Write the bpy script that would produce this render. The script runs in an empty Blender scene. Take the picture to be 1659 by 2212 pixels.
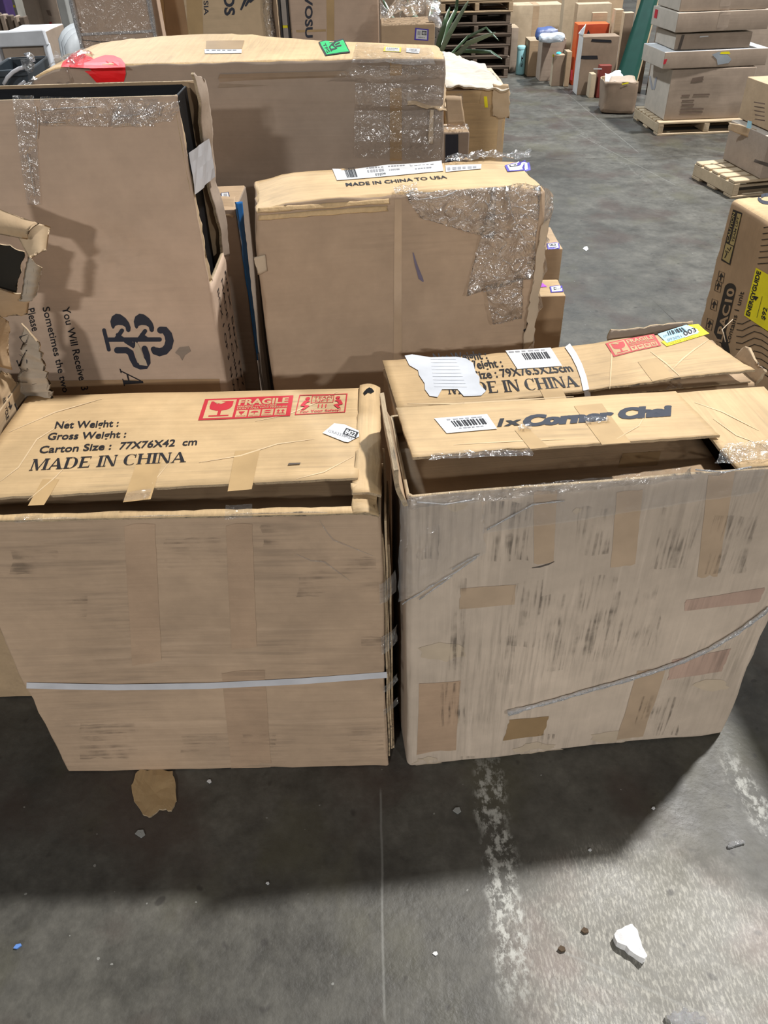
import bpy, bmesh, math, random
from mathutils import Vector, Matrix, noise, Euler

# ------------------------------------------------------------------ camera, world, lamps, exposure
sc = bpy.context.scene
COL = sc.collection
FPX, PITCH, ROLL, CAMH = 1680.9, 0.674840205, -0.0267905, 1.61264
FW = Vector((0, math.cos(PITCH), -math.sin(PITCH)))
_r0 = Vector((1, 0, 0)); _u0 = _r0.cross(FW)
RT = _r0 * math.cos(ROLL) + _u0 * math.sin(ROLL)
UP = -_r0 * math.sin(ROLL) + _u0 * math.cos(ROLL)
CAM = Vector((0, 0, CAMH))
cd = bpy.data.cameras.new('camera'); cam = bpy.data.objects.new('camera', cd); COL.objects.link(cam)
cd.sensor_fit = 'HORIZONTAL'; cd.sensor_width = 36.0; cd.lens = FPX / 1659 * 36.0
cd.clip_start = .05; cd.clip_end = 100
m3 = Matrix((RT, UP, -FW)).transposed().to_4x4(); m3.translation = CAM
cam.matrix_world = m3
sc.camera = cam
vs = sc.view_settings
vs.view_transform = 'Standard'; vs.look = 'None'; vs.gamma = 1.0; vs.use_curve_mapping = False
vs.exposure = 0.0
w = bpy.data.worlds.new('warehouse_air'); sc.world = w; w.use_nodes = True
w.node_tree.nodes['Background'].inputs[0].default_value = (.93, .96, 1, 1)
w.node_tree.nodes['Background'].inputs[1].default_value = .11

def lamp(loc, power, size, col=(1, .98, .95)):
    ld = bpy.data.lights.new('high_bay_lamp', 'AREA'); ld.shape = 'DISK'; ld.size = size
    ld.energy = power; ld.color = col
    lo = bpy.data.objects.new('high_bay_lamp', ld); COL.objects.link(lo); lo.location = loc
    return lo
lamp((5.25, 5.4, 12.0), 3000, .67)
lamp((-4.5, -14.0, 7.0), 2450, 1.3)
lamp((8.0, -13.0, 7.0), 1600, 1.0)
lamp((4.0, 13.0, 9.0), 520, .6, (.82, .92, 1))
lamp((-3.2, 9.5, 7.0), 760, .6, (.84, .93, 1))

# ------------------------------------------------------------------ helpers
def ray(x, y): return FW + RT * ((x - 829.5) / FPX) - UP * ((y - 1106) / FPX)
def atz(x, y, z=0.0):
    d = ray(x, y); return CAM + d * ((z - CAMH) / d.z)
def aty(x, y, Y):
    d = ray(x, y); return CAM + d * (Y / d.y)
def proj(P):
    d = P - CAM; z = d.dot(FW); return (829.5 + FPX * d.dot(RT) / z, 1106 - FPX * d.dot(UP) / z)
V = Vector
def nz(p, f, s): return noise.noise(p * f + V((s * 7.13, s * 3.71, s * 1.37)))

def link_nodes(m):
    m.use_nodes = True; nt = m.node_tree; return nt, nt.nodes['Principled BSDF']
MATS = {}
def plain(name, col, rough=.6, spec=.3, metal=0.0):
    if name in MATS: return MATS[name]
    m = bpy.data.materials.new(name); nt, b = link_nodes(m)
    n = nt.nodes.new('ShaderNodeTexNoise'); n.inputs['Scale'].default_value = 14; n.inputs['Detail'].default_value = 4
    tc = nt.nodes.new('ShaderNodeTexCoord'); nt.links.new(tc.outputs['Object'], n.inputs['Vector'])
    r = nt.nodes.new('ShaderNodeMapRange'); nt.links.new(n.outputs['Fac'], r.inputs['Value'])
    r.inputs['From Min'].default_value = .3; r.inputs['From Max'].default_value = .7
    r.inputs['To Min'].default_value = .88; r.inputs['To Max'].default_value = 1.08
    mx = nt.nodes.new('ShaderNodeMix'); mx.data_type = 'RGBA'; mx.blend_type = 'MULTIPLY'; mx.inputs[0].default_value = 1
    mx.inputs[6].default_value = (*col, 1); nt.links.new(r.outputs[0], mx.inputs[7])
    nt.links.new(mx.outputs[2], b.inputs['Base Color'])
    b.inputs['Roughness'].default_value = rough; b.inputs['Specular IOR Level'].default_value = spec
    b.inputs['Metallic'].default_value = metal
    MATS[name] = m; return m

def card(name, base, axis='z', streak=.35, dirt=.3, rough=.72, spec=.25, fine=260, dark=(.09, .075, .06), bump=.25, seed=0, pale=0.0):
    """worn kraft board: mottling, smudges that run along the flutes, faint flute relief"""
    if name in MATS: return MATS[name]
    m = bpy.data.materials.new(name); nt, b = link_nodes(m); N = nt.nodes.new; L = nt.links.new
    tc = N('ShaderNodeTexCoord')
    def mapped(s):
        mp = N('ShaderNodeMapping'); mp.inputs['Scale'].default_value = s; mp.inputs['Location'].default_value = (seed * 1.7, seed * .9, seed * 2.3)
        L(tc.outputs['Object'], mp.inputs['Vector']); return mp.outputs[0]
    def nt_noise(vec, scale, detail, r=.55):
        n = N('ShaderNodeTexNoise'); n.inputs['Scale'].default_value = scale; n.inputs['Detail'].default_value = detail
        n.inputs['Roughness'].default_value = r; L(vec, n.inputs['Vector']); return n.outputs['Fac']
    def rng(v, a, b2, c, d):
        r = N('ShaderNodeMapRange'); L(v, r.inputs['Value'])
        for k, x in zip(('From Min', 'From Max', 'To Min', 'To Max'), (a, b2, c, d)): r.inputs[k].default_value = x
        return r.outputs[0]
    def mth(op, a, c):
        q = N('ShaderNodeMath'); q.operation = op
        for i, x in enumerate((a, c)):
            if isinstance(x, (int, float)): q.inputs[i].default_value = x
            else: L(x, q.inputs[i])
        return q.outputs[0]
    def mix(fac, a, c, mode='MIX'):
        q = N('ShaderNodeMix'); q.data_type = 'RGBA'; q.blend_type = mode
        for i, x in ((0, fac), (6, a), (7, c)):
            if isinstance(x, (int, float)): q.inputs[i].default_value = x
            elif isinstance(x, tuple): q.inputs[i].default_value = (*x, 1)
            else: L(x, q.inputs[i])
        return q.outputs[2]
    big = nt_noise(mapped((1, 1, 1)), 2.3, 5)
    mid = nt_noise(mapped((1, 1, 1)), 9, 6, .65)
    c = mix(1.0, base, rng(big, .3, .7, .82, 1.14), 'MULTIPLY')
    c = mix(1.0, c, rng(mid, .3, .7, .93, 1.06), 'MULTIPLY')
    long = {'x': (3, 60, 60), 'y': (60, 3, 60), 'z': (60, 60, 3)}[axis]
    st = nt_noise(mapped(long), 1.6, 4, .6)
    where = nt_noise(mapped((1, 1, 1)), 3.4, 3)
    smk = mth('MULTIPLY', rng(st, .46, .66, 0, 1), rng(where, .42, .62, 0, 1))
    c = mix(mth('MULTIPLY', smk, streak), c, dark)
    blot = nt_noise(mapped((1, 1, 1)), 5.5, 8, .7)
    c = mix(mth('MULTIPLY', rng(blot, .62, .78, 0, 1), dirt), c, dark)
    if pale > 0:
        pl = nt_noise(mapped(tuple(x * .5 for x in long)), 1.1, 5, .6)
        c = mix(mth('MULTIPLY', rng(pl, .56, .7, 0, 1), pale), c, tuple(min(1, x * 1.5 + .06) for x in base))
    fl = {'x': (2, fine, fine), 'y': (fine, 2, fine), 'z': (fine, fine, 2)}[axis]
    rid = nt_noise(mapped(fl), .5, 2)
    c = mix(1.0, c, rng(rid, .3, .7, 1 - min(.06, bump * .12), 1 + min(.05, bump * .1)), 'MULTIPLY')
    cr = nt_noise(mapped((1, 1, 1)), 24, 3, .6)
    c = mix(1.0, c, rng(cr, .3, .7, .955, 1.04), 'MULTIPLY')
    L(c, b.inputs['Base Color'])
    b.inputs['Roughness'].default_value = rough; b.inputs['Specular IOR Level'].default_value = spec
    bm = N('ShaderNodeBump'); bm.inputs['Strength'].default_value = bump; bm.inputs['Distance'].default_value = .004
    L(mth('ADD', mth('MULTIPLY', rid, .5), mid), bm.inputs['Height']); L(bm.outputs[0], b.inputs['Normal'])
    MATS[name] = m; return m

def film(name, tint=(.9, .92, .95), gloss=.07, rough=.14, scale=30, strength=1.0, milky=.02, fres=.35):
    """clear stretch film: mostly see-through, crinkled and glossy"""
    if name in MATS: return MATS[name]
    m = bpy.data.materials.new(name); m.use_nodes = True; nt = m.node_tree; nt.nodes.clear(); N = nt.nodes.new; L = nt.links.new
    out = N('ShaderNodeOutputMaterial'); tr = N('ShaderNodeBsdfTransparent'); gl = N('ShaderNodeBsdfGlossy'); df = N('ShaderNodeBsdfDiffuse')
    tr.inputs[0].default_value = (.97, .97, .97, 1); gl.inputs['Color'].default_value = (1, 1, 1, 1); gl.inputs['Roughness'].default_value = rough
    df.inputs[0].default_value = (*tint, 1)
    tc = N('ShaderNodeTexCoord'); n = N('ShaderNodeTexNoise'); n.inputs['Scale'].default_value = scale; n.inputs['Detail'].default_value = 4
    n.inputs['Distortion'].default_value = 1.2
    L(tc.outputs['Object'], n.inputs['Vector']); bm = N('ShaderNodeBump'); bm.inputs['Strength'].default_value = strength; bm.inputs['Distance'].default_value = .01
    L(n.outputs['Fac'], bm.inputs['Height']); L(bm.outputs[0], gl.inputs['Normal'])
    lw = N('ShaderNodeLayerWeight'); lw.inputs['Blend'].default_value = .25; L(bm.outputs[0], lw.inputs['Normal'])
    ad = N('ShaderNodeMath'); ad.operation = 'MULTIPLY_ADD'; L(lw.outputs['Fresnel'], ad.inputs[0]); ad.inputs[1].default_value = fres; ad.inputs[2].default_value = gloss
    ad.use_clamp = True
    m1 = N('ShaderNodeMixShader'); m1.inputs[0].default_value = milky; L(tr.outputs[0], m1.inputs[1]); L(df.outputs[0], m1.inputs[2])
    m2 = N('ShaderNodeMixShader'); L(ad.outputs[0], m2.inputs[0]); L(m1.outputs[0], m2.inputs[1]); L(gl.outputs[0], m2.inputs[2])
    L(m2.outputs[0], out.inputs[0])
    MATS[name] = m; return m

def grime(name, axis='z', col=(.1, .085, .07), lo=.47, hi=.63, amt=.5, seed=0, per=95):
    """rubbed-in dirt that follows the flutes, see-through between the streaks"""
    if name in MATS: return MATS[name]
    m = bpy.data.materials.new(name); m.use_nodes = True; nt = m.node_tree; nt.nodes.clear(); N = nt.nodes.new; L = nt.links.new
    out = N('ShaderNodeOutputMaterial'); tr = N('ShaderNodeBsdfTransparent'); df = N('ShaderNodeBsdfDiffuse'); df.inputs[0].default_value = (*col, 1)
    tc = N('ShaderNodeTexCoord'); fac = None
    for sc_, a, b in (({'x': (4, per, per), 'y': (per, 4, per), 'z': (per, per, 4)}[axis], lo, hi), ((9, 9, 9), .4, .6), ((30, 30, 30), .25, .6)):
        mp = N('ShaderNodeMapping'); mp.inputs['Scale'].default_value = sc_; mp.inputs['Location'].default_value = (seed, seed * 2.1, seed * .7); L(tc.outputs['Object'], mp.inputs[0])
        n = N('ShaderNodeTexNoise'); n.inputs['Scale'].default_value = 1.5; n.inputs['Detail'].default_value = 3; L(mp.outputs[0], n.inputs[0])
        r = N('ShaderNodeMapRange'); L(n.outputs[0], r.inputs[0]); r.inputs[1].default_value = a; r.inputs[2].default_value = b
        if fac is None: fac = r.outputs[0]
        else:
            q = N('ShaderNodeMath'); q.operation = 'MULTIPLY'; L(fac, q.inputs[0]); L(r.outputs[0], q.inputs[1]); fac = q.outputs[0]
    q = N('ShaderNodeMath'); q.operation = 'MULTIPLY'; L(fac, q.inputs[0]); q.inputs[1].default_value = amt
    mx = N('ShaderNodeMixShader'); L(q.outputs[0], mx.inputs[0]); L(tr.outputs[0], mx.inputs[1]); L(df.outputs[0], mx.inputs[2]); L(mx.outputs[0], out.inputs[0])
    MATS[name] = m; return m

# palette --------------------------------------------------------------------------------
KT = card('kraft_top', (.56, .395, .215), 'x', .25, .12, rough=.6, bump=.5)
KTY = card('kraft_top_cross', (.56, .395, .215), 'y', .25, .12, rough=.6, seed=3, bump=.5)
KA = card('kraft_worn_front', (.48, .345, .235), 'x', .28, .2, seed=1, pale=.18)
KB = card('kraft_scuffed_front', (.55, .45, .355), 'z', .3, .15, seed=2, pale=.25)
KD = card('kraft_rosy', (.51, .38, .285), 'x', .08, .06, seed=4, bump=.12)
KE = card('kraft_plain', (.43, .315, .22), 'x', .12, .08, seed=5, bump=.15)
KF = card('kraft_grey', (.31, .245, .192), 'x', .15, .12, seed=6, bump=.2)
KG = card('kraft_torn', (.43, .31, .19), 'y', .4, .3, seed=7)
KH = card('kraft_brown', (.36, .24, .14), 'z', .1, .12, seed=8, bump=.1)
KI = card('kraft_inner', (.36, .25, .15), 'x', .2, .2, seed=9)
KP = card('kraft_pale', (.56, .42, .27), 'x', .15, .12, seed=10, bump=.1)
KM = card('kraft_mid', (.46, .33, .21), 'x', .2, .2, seed=11, bump=.1)
KX = card('kraft_dusty', (.36, .285, .225), 'x', .2, .25, seed=12, bump=.1)
EDGE = card('board_edge', (.47, .36, .23), 'y', .9, .5, fine=900, bump=.8, seed=13)
INK = plain('black_ink', (.018, .018, .022), .55)
NAVY = plain('navy_ink', (.03, .034, .05), .5)
RED = plain('red_ink', (.5, .03, .045), .6)
REDF = plain('faded_red_ink', (.55, .085, .085), .6)
WHITE = plain('label_paper', (.66, .67, .68), .5)
TORNP = plain('torn_label_paper', (.55, .58, .63), .7)
GREYP = plain('grey_print', (.3, .3, .32), .6)
PURPLE = plain('blue_violet_border', (.085, .06, .42), .4)
YEL = plain('yellow_label', (.83, .72, .015), .5)
CYANL = plain('pale_blue_label', (.42, .72, .85), .5)
STRAP = plain('white_strap', (.62, .62, .65), .35, .5)
TAPE = plain('brown_packing_tape', (.47, .345, .235), .32, .45)
TAPEL = plain('tan_packing_tape', (.47, .32, .16), .5, .25)
TAPED = plain('dark_packing_tape', (.31, .205, .105), .45, .35)
PALE = plain('torn_pale_liner', (.52, .42, .31), .8, .1)
SMUDGE = plain('dark_smudge', (.12, .1, .085), .8, .1)
GRZ = grime('flute_grime', 'z'); GRX = grime('board_grime', 'x', amt=.32, seed=4)
BLACK = plain('black_void', (.012, .012, .013), .8, .1)
FILM = film('stretch_film')
FILMB = film('sheen_film', tint=(.75, .73, .72), gloss=.06, rough=.2, scale=22, strength=.7, milky=.09, fres=.12)  # milky tint puts the film's grey sheen into its colour
FILMC = film('crinkled_film', gloss=.17, rough=.16, scale=26, strength=2.0, milky=.03, fres=.5)
TAPEC = film('clear_tape', gloss=.16, rough=.15, scale=40, strength=.8, milky=.05)

def mesh_obj(name, verts, faces, mats, parent=None, idx=None, smooth=False):
    me = bpy.data.meshes.new(name); me.from_pydata([tuple(v) for v in verts], [], faces)
    for mt in (mats if isinstance(mats, (list, tuple)) else [mats]): me.materials.append(mt)
    if idx: me.polygons.foreach_set('material_index', idx)
    if smooth: me.polygons.foreach_set('use_smooth', [True] * len(me.polygons))
    me.update()
    o = bpy.data.objects.new(name, me); COL.objects.link(o)
    if parent is not None: o.parent = parent.o if isinstance(parent, Thing) else parent
    return o

class Thing:
    """an Empty at the thing's base that parents its parts"""
    def __init__(s, name, label, cat, loc=(0, 0, 0), yaw=0.0, rx=0.0, ry=0.0, group=None, kind=None):
        s.o = bpy.data.objects.new(name, None); COL.objects.link(s.o)
        s.o.empty_display_size = .1
        s.o.location = loc; s.o.rotation_euler = (rx, ry, yaw)
        s.o['label'] = label; s.o['category'] = cat
        if group: s.o['group'] = group
        if kind: s.o['kind'] = kind
        s.M = Matrix.Translation(V(loc)) @ Euler((rx, ry, yaw)).to_matrix().to_4x4()

class Surf:
    """a surface of a thing: f(u, v) -> local point, f0 the same without dents"""
    def __init__(s, T, f, f0=None): s.T = T; s.f = f; s.f0 = f0 or f
    def nrm(s, u, v):
        e = .004
        a = s.f(u + e, v) - s.f(u - e, v); b = s.f(u, v + e) - s.f(u, v - e)
        n = a.cross(b)
        return n.normalized() if n.length > 1e-12 else V((0, 0, 1))
    def at(s, u, v, off=0.0):
        p = s.f(u, v)
        return p + s.nrm(u, v) * off if off else p
    def uv(s, x, y):
        u = v = .5; M = s.T.M
        for _ in range(7):
            p = proj(M @ s.f0(u, v)); a = proj(M @ s.f0(u + .01, v)); b = proj(M @ s.f0(u, v + .01))
            ax, ay, bx, by = (a[0] - p[0]) * 100, (a[1] - p[1]) * 100, (b[0] - p[0]) * 100, (b[1] - p[1]) * 100
            det = ax * by - ay * bx
            if abs(det) < 1e-9: break
            ex, ey = x - p[0], y - p[1]
            du, dv = (ex * by - ey * bx) / det, (ax * ey - ay * ex) / det
            u += max(-1, min(1, du)); v += max(-1, min(1, dv))
            if abs(du) + abs(dv) < 1e-6: break
        return (u, v)

class Box:
    """closed carton: rounded, slightly bulged and dented"""
    def __init__(s, T, W, D, H, r=.008, amp=.003, freq=4.5, seed=1, crumple=.0015, custom=None, step=.045, open_top=False, skip=None):
        s.open_top, s.skip = open_top, skip
        s.T, s.W, s.D, s.H, s.r, s.amp, s.freq, s.seed, s.crumple, s.custom, s.step = T, W, D, H, r, amp, freq, seed, crumple, custom, step
        s.front = Surf(T, lambda u, v: s.pos(V((u * W, 0, v * H))))
        s.top = Surf(T, lambda u, v: s.pos(V((u * W, v * D, H))))
        s.right = Surf(T, lambda u, v: s.pos(V((W, u * D, v * H))))
        s.left = Surf(T, lambda u, v: s.pos(V((0, D - u * D, v * H))))
    def pos(s, p):
        L = (s.W, s.D, s.H); r = s.r
        over = V([p[i] - min(max(p[i], 0), L[i]) for i in range(3)]); p = p - over
        q = V([min(max(p[i], r), L[i] - (0 if (i == 2 and s.open_top) else r)) for i in range(3)]); d = p - q
        if d.length > 1e-9:
            n = d.normalized(); k = sum(1 for i in range(3) if abs(d[i]) > r * .4)
            p = q + n * r
            a = s.amp * nz(p, s.freq, s.seed) - s.amp * .3
            if k > 1: a += s.crumple * nz(p, 28, s.seed + 5) * 1.6
            p = p + n * a
        if s.custom: p = s.custom(p)
        p = p + over
        return V((p.x, p.y, max(p.z, 0.0)))
    def coords(s, L):
        r = s.r; n = max(2, int(round((L - 2 * r) / s.step)))
        return [0, r * .35, r * .7] + [r + (L - 2 * r) * i / n for i in range(n + 1)] + [L - r * .7, L - r * .35, L]
    def build(s, mat, name='body', mats=None):
        """mats: optional (front, top, side) materials"""
        bm = bmesh.new(); cx, cy, cz = s.coords(s.W), s.coords(s.D), s.coords(s.H)
        cache = {}
        def vert(p):
            k = (round(p[0], 5), round(p[1], 5), round(p[2], 5))
            if k not in cache: cache[k] = bm.verts.new(s.pos(V(p)))
            return cache[k]
        def grid(A, B, f, mi, sid=''):
            for i in range(len(A) - 1):
                for j in range(len(B) - 1):
                    vs_ = [vert(f(A[i], B[j])), vert(f(A[i + 1], B[j])), vert(f(A[i + 1], B[j + 1])), vert(f(A[i], B[j + 1]))]
                    if s.skip and s.skip(sid, V(f((A[i] + A[i + 1]) / 2, (B[j] + B[j + 1]) / 2))): continue
                    if len(set(vs_)) == 4:
                        try: fc = bm.faces.new(vs_); fc.material_index = mi; fc.smooth = True
                        except ValueError: pass
        W, D, H = s.W, s.D, s.H
        grid(cx, cz, lambda a, b: (a, 0, b), 0, 'front'); grid(cx, cz, lambda a, b: (W - a, D, b), 0, 'back')
        if not s.open_top: grid(cx, cy, lambda a, b: (a, b, H), 1, 'top')
        grid(cx, cy, lambda a, b: (a, D - b, 0), 2, 'bottom')
        grid(cy, cz, lambda a, b: (W, a, b), 2, 'right'); grid(cy, cz, lambda a, b: (0, D - a, b), 2, 'left')
        me = bpy.data.meshes.new(name); bm.to_mesh(me); bm.free()
        for mt in (mats or (mat, mat, mat)): me.materials.append(mt)
        o = bpy.data.objects.new(name, me); COL.objects.link(o); o.parent = s.T.o
        if s.open_top:
            for mt in (KI, KI, EDGE): me.materials.append(mt)
            me.materials[3] = KI
            so = o.modifiers.new('board', 'SOLIDIFY'); so.thickness = .006; so.offset = -1; so.material_offset = 3; so.material_offset_rim = 5
        s.obj = o; return o

def panel(T, name, c00, c10, c11, c01, th=.005, n=(14, 10), amp=.002, freq=6, seed=0, rag=(0, 0, 0, 0), bend=None,
          mat=None, back=None, edge=None, parent=None):
    """sheet of corrugated board with thickness; rag = raggedness of the v0, u1, v1, u0 edges in metres"""
    c00, c10, c11, c01 = V(c00), V(c10), V(c11), V(c01)
    nr = ((c10 - c00).cross(c01 - c00)).normalized()
    def f0(u, v): return c00 * ((1 - u) * (1 - v)) + c10 * (u * (1 - v)) + c11 * (u * v) + c01 * ((1 - u) * v)
    def f(u, v):
        p = f0(u, v); d = amp * nz(p, freq, seed + 2)
        if bend: d += bend(u, v)
        return p + nr * d
    nu, nv = n; top = []; bot = []; gl = {}
    lu = ((c10 - c00).length + (c11 - c01).length) / 2; lv = ((c01 - c00).length + (c11 - c10).length) / 2
    for j in range(nv + 1):
        for i in range(nu + 1):
            u, v = i / nu, j / nv
            jig = lambda k: abs(nz(V((u * lu, v * lv, k * 3.1)), 38, seed)) * .9 + abs(nz(V((u * lu, v * lv, k * 3.1)), 9, seed + 3)) * .8
            u2, v2 = u, v
            if j == 0 and rag[0]: v2 += jig(0) * rag[0] / lv
            if j == nv and rag[2]: v2 -= jig(2) * rag[2] / lv
            if i == nu and rag[1]: u2 -= jig(1) * rag[1] / lu
            if i == 0 and rag[3]: u2 += jig(3) * rag[3] / lu
            p = f(u2, v2); top.append(p); bot.append(p - nr * th)
    K = (nu + 1) * (nv + 1); faces = []; idx = []
    I = lambda i, j: j * (nu + 1) + i
    for j in range(nv):
        for i in range(nu):
            faces.append((I(i, j), I(i + 1, j), I(i + 1, j + 1), I(i, j + 1))); idx.append(0)
            faces.append((K + I(i, j), K + I(i, j + 1), K + I(i + 1, j + 1), K + I(i + 1, j))); idx.append(1)
    for i in range(nu):
        faces.append((I(i, 0), K + I(i, 0), K + I(i + 1, 0), I(i + 1, 0))); idx.append(2)
        faces.append((I(i, nv), I(i + 1, nv), K + I(i + 1, nv), K + I(i, nv))); idx.append(2)
    for j in range(nv):
        faces.append((I(0, j), I(0, j + 1), K + I(0, j + 1), K + I(0, j))); idx.append(2)
        faces.append((I(nu, j), K + I(nu, j), K + I(nu, j + 1), I(nu, j + 1))); idx.append(2)
    o = mesh_obj(name, top + bot, faces, [mat, back or mat, edge or EDGE], parent or T, idx)
    for p in o.data.polygons: p.use_smooth = p.material_index < 2
    s = Surf(T, f, f0); s.o = o; return s

# text ----------------------------------------------------------------------------------
_TX = {}
def glyphs(body, bold=0.0, space=1.0):
    k = (body, bold, space)
    if k not in _TX:
        cu = bpy.data.curves.new('t', 'FONT'); cu.body = body; cu.offset = bold; cu.space_character = space; cu.resolution_u = 3
        o = bpy.data.objects.new('t', cu); COL.objects.link(o)
        me = bpy.data.meshes.new_from_object(o)
        cu.body = 'H'; mh = bpy.data.meshes.new_from_object(o)
        ch = max(v.co.y for v in mh.vertices) or 1
        vs_ = [(v.co.x, v.co.y) for v in me.vertices]; fs = [tuple(p.vertices) for p in me.polygons]
        bpy.data.objects.remove(o); bpy.data.curves.remove(cu); bpy.data.meshes.remove(me); bpy.data.meshes.remove(mh)
        x0 = min(v[0] for v in vs_); x1 = max(v[0] for v in vs_)
        _TX[k] = ([((x - x0) / (x1 - x0), y / ch) for x, y in vs_], fs)
    return _TX[k]

def serif_glyphs(body):
    """bold roman capitals with slab-like serifs, unit cap height"""
    k = ('serif', body)
    if k in _TX: return _TX[k]
    T, t, S = .19, .075, .055
    P = []; x = 0.0
    def quad(a, b, c, d): P.append([a, b, c, d])
    def stem(x0, w, serifs='tb', ext=.075):
        quad((x0, 0), (x0 + w, 0), (x0 + w, 1), (x0, 1))
        if 'b' in serifs: quad((x0 - ext, 0), (x0 + w + ext, 0), (x0 + w + ext, S), (x0 - ext, S))
        if 't' in serifs: quad((x0 - ext, 1 - S), (x0 + w + ext, 1 - S), (x0 + w + ext, 1), (x0 - ext, 1))
    def arc(cx, rx, a0, a1, wf, n=16):
        for i in range(n):
            q = []
            for a, inner in ((i, 0), (i + 1, 0), (i + 1, 1), (i, 1)):
                an = a0 + (a1 - a0) * a / n
                ww = wf(an) if inner else 0
                q.append((cx + (rx - ww) * math.cos(an), .5 + (.51 - ww * (.45)) * math.sin(an)))
            P.append(q)
    for c in body:
        if c == ' ': x += .36; continue
        x += .09
        if c == 'I': stem(x, T); x += T
        elif c == 'N':
            stem(x, t); stem(x + .62, t, 't'); quad((x, 1), (x + .17, 1), (x + .62 + t, 0), (x + .62 + t - .17, 0)); x += .62 + t
        elif c == 'H':
            stem(x, T); stem(x + .56, T); quad((x + T, .47), (x + .56, .47), (x + .56, .47 + t), (x + T, .47 + t)); x += .56 + T
        elif c == 'M':
            stem(x, t); stem(x + .74, T)
            quad((x, 1), (x + .19, 1), (x + .5, 0), (x + .36, 0)); quad((x + .36, 0), (x + .42, 0), (x + .78, 1), (x + .72, 1)); x += .74 + T
        elif c == 'A':
            quad((x, 0), (x + t, 0), (x + .42, 1), (x + .35, 1)); quad((x + .56, 0), (x + .8, 0), (x + .45, 1.0), (x + .32, 1.0))
            quad((x + .15, .27), (x + .58, .27), (x + .56, .27 + t), (x + .17, .27 + t))
            quad((x - .07, 0), (x + .16, 0), (x + .16, S), (x - .07, S)); quad((x + .48, 0), (x + .87, 0), (x + .87, S), (x + .48, S)); x += .8
        elif c == 'E':
            stem(x, T)
            for yy in (0, .47, 1 - t): quad((x + T, yy), (x + (.6 if yy != .47 else .45), yy), (x + (.6 if yy != .47 else .45), yy + t), (x + T, yy + t))
            quad((x + .56, 0), (x + .62, 0), (x + .62, .26), (x + .58, .2)); quad((x + .56, 1), (x + .62, 1), (x + .6, .76), (x + .56, .8)); x += .62
        elif c == 'D':
            stem(x, T)
            arc(x + .3, .46, -math.pi / 2, math.pi / 2, lambda a: .085 + .12 * math.cos(a) ** 2)
            quad((x + T, 0), (x + .32, 0), (x + .32, t), (x + T, t)); quad((x + T, 1 - t), (x + .32, 1 - t), (x + .32, 1), (x + T, 1)); x += .76
        elif c == 'C':
            arc(x + .4, .42, math.radians(48), math.radians(312), lambda a: .085 + .13 * max(0, -math.cos(a)) ** 2, 22)
            quad((x + .64, .68), (x + .71, .68), (x + .71, 1.0), (x + .66, 1.0)); x += .72
        x += .07
    vs_ = []; fs = []
    for p in P:
        b = len(vs_); vs_ += [(a / x, y) for a, y in p]; fs.append(tuple(range(b, b + len(p))))
    _TX[k] = (vs_, fs); return _TX[k]

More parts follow.
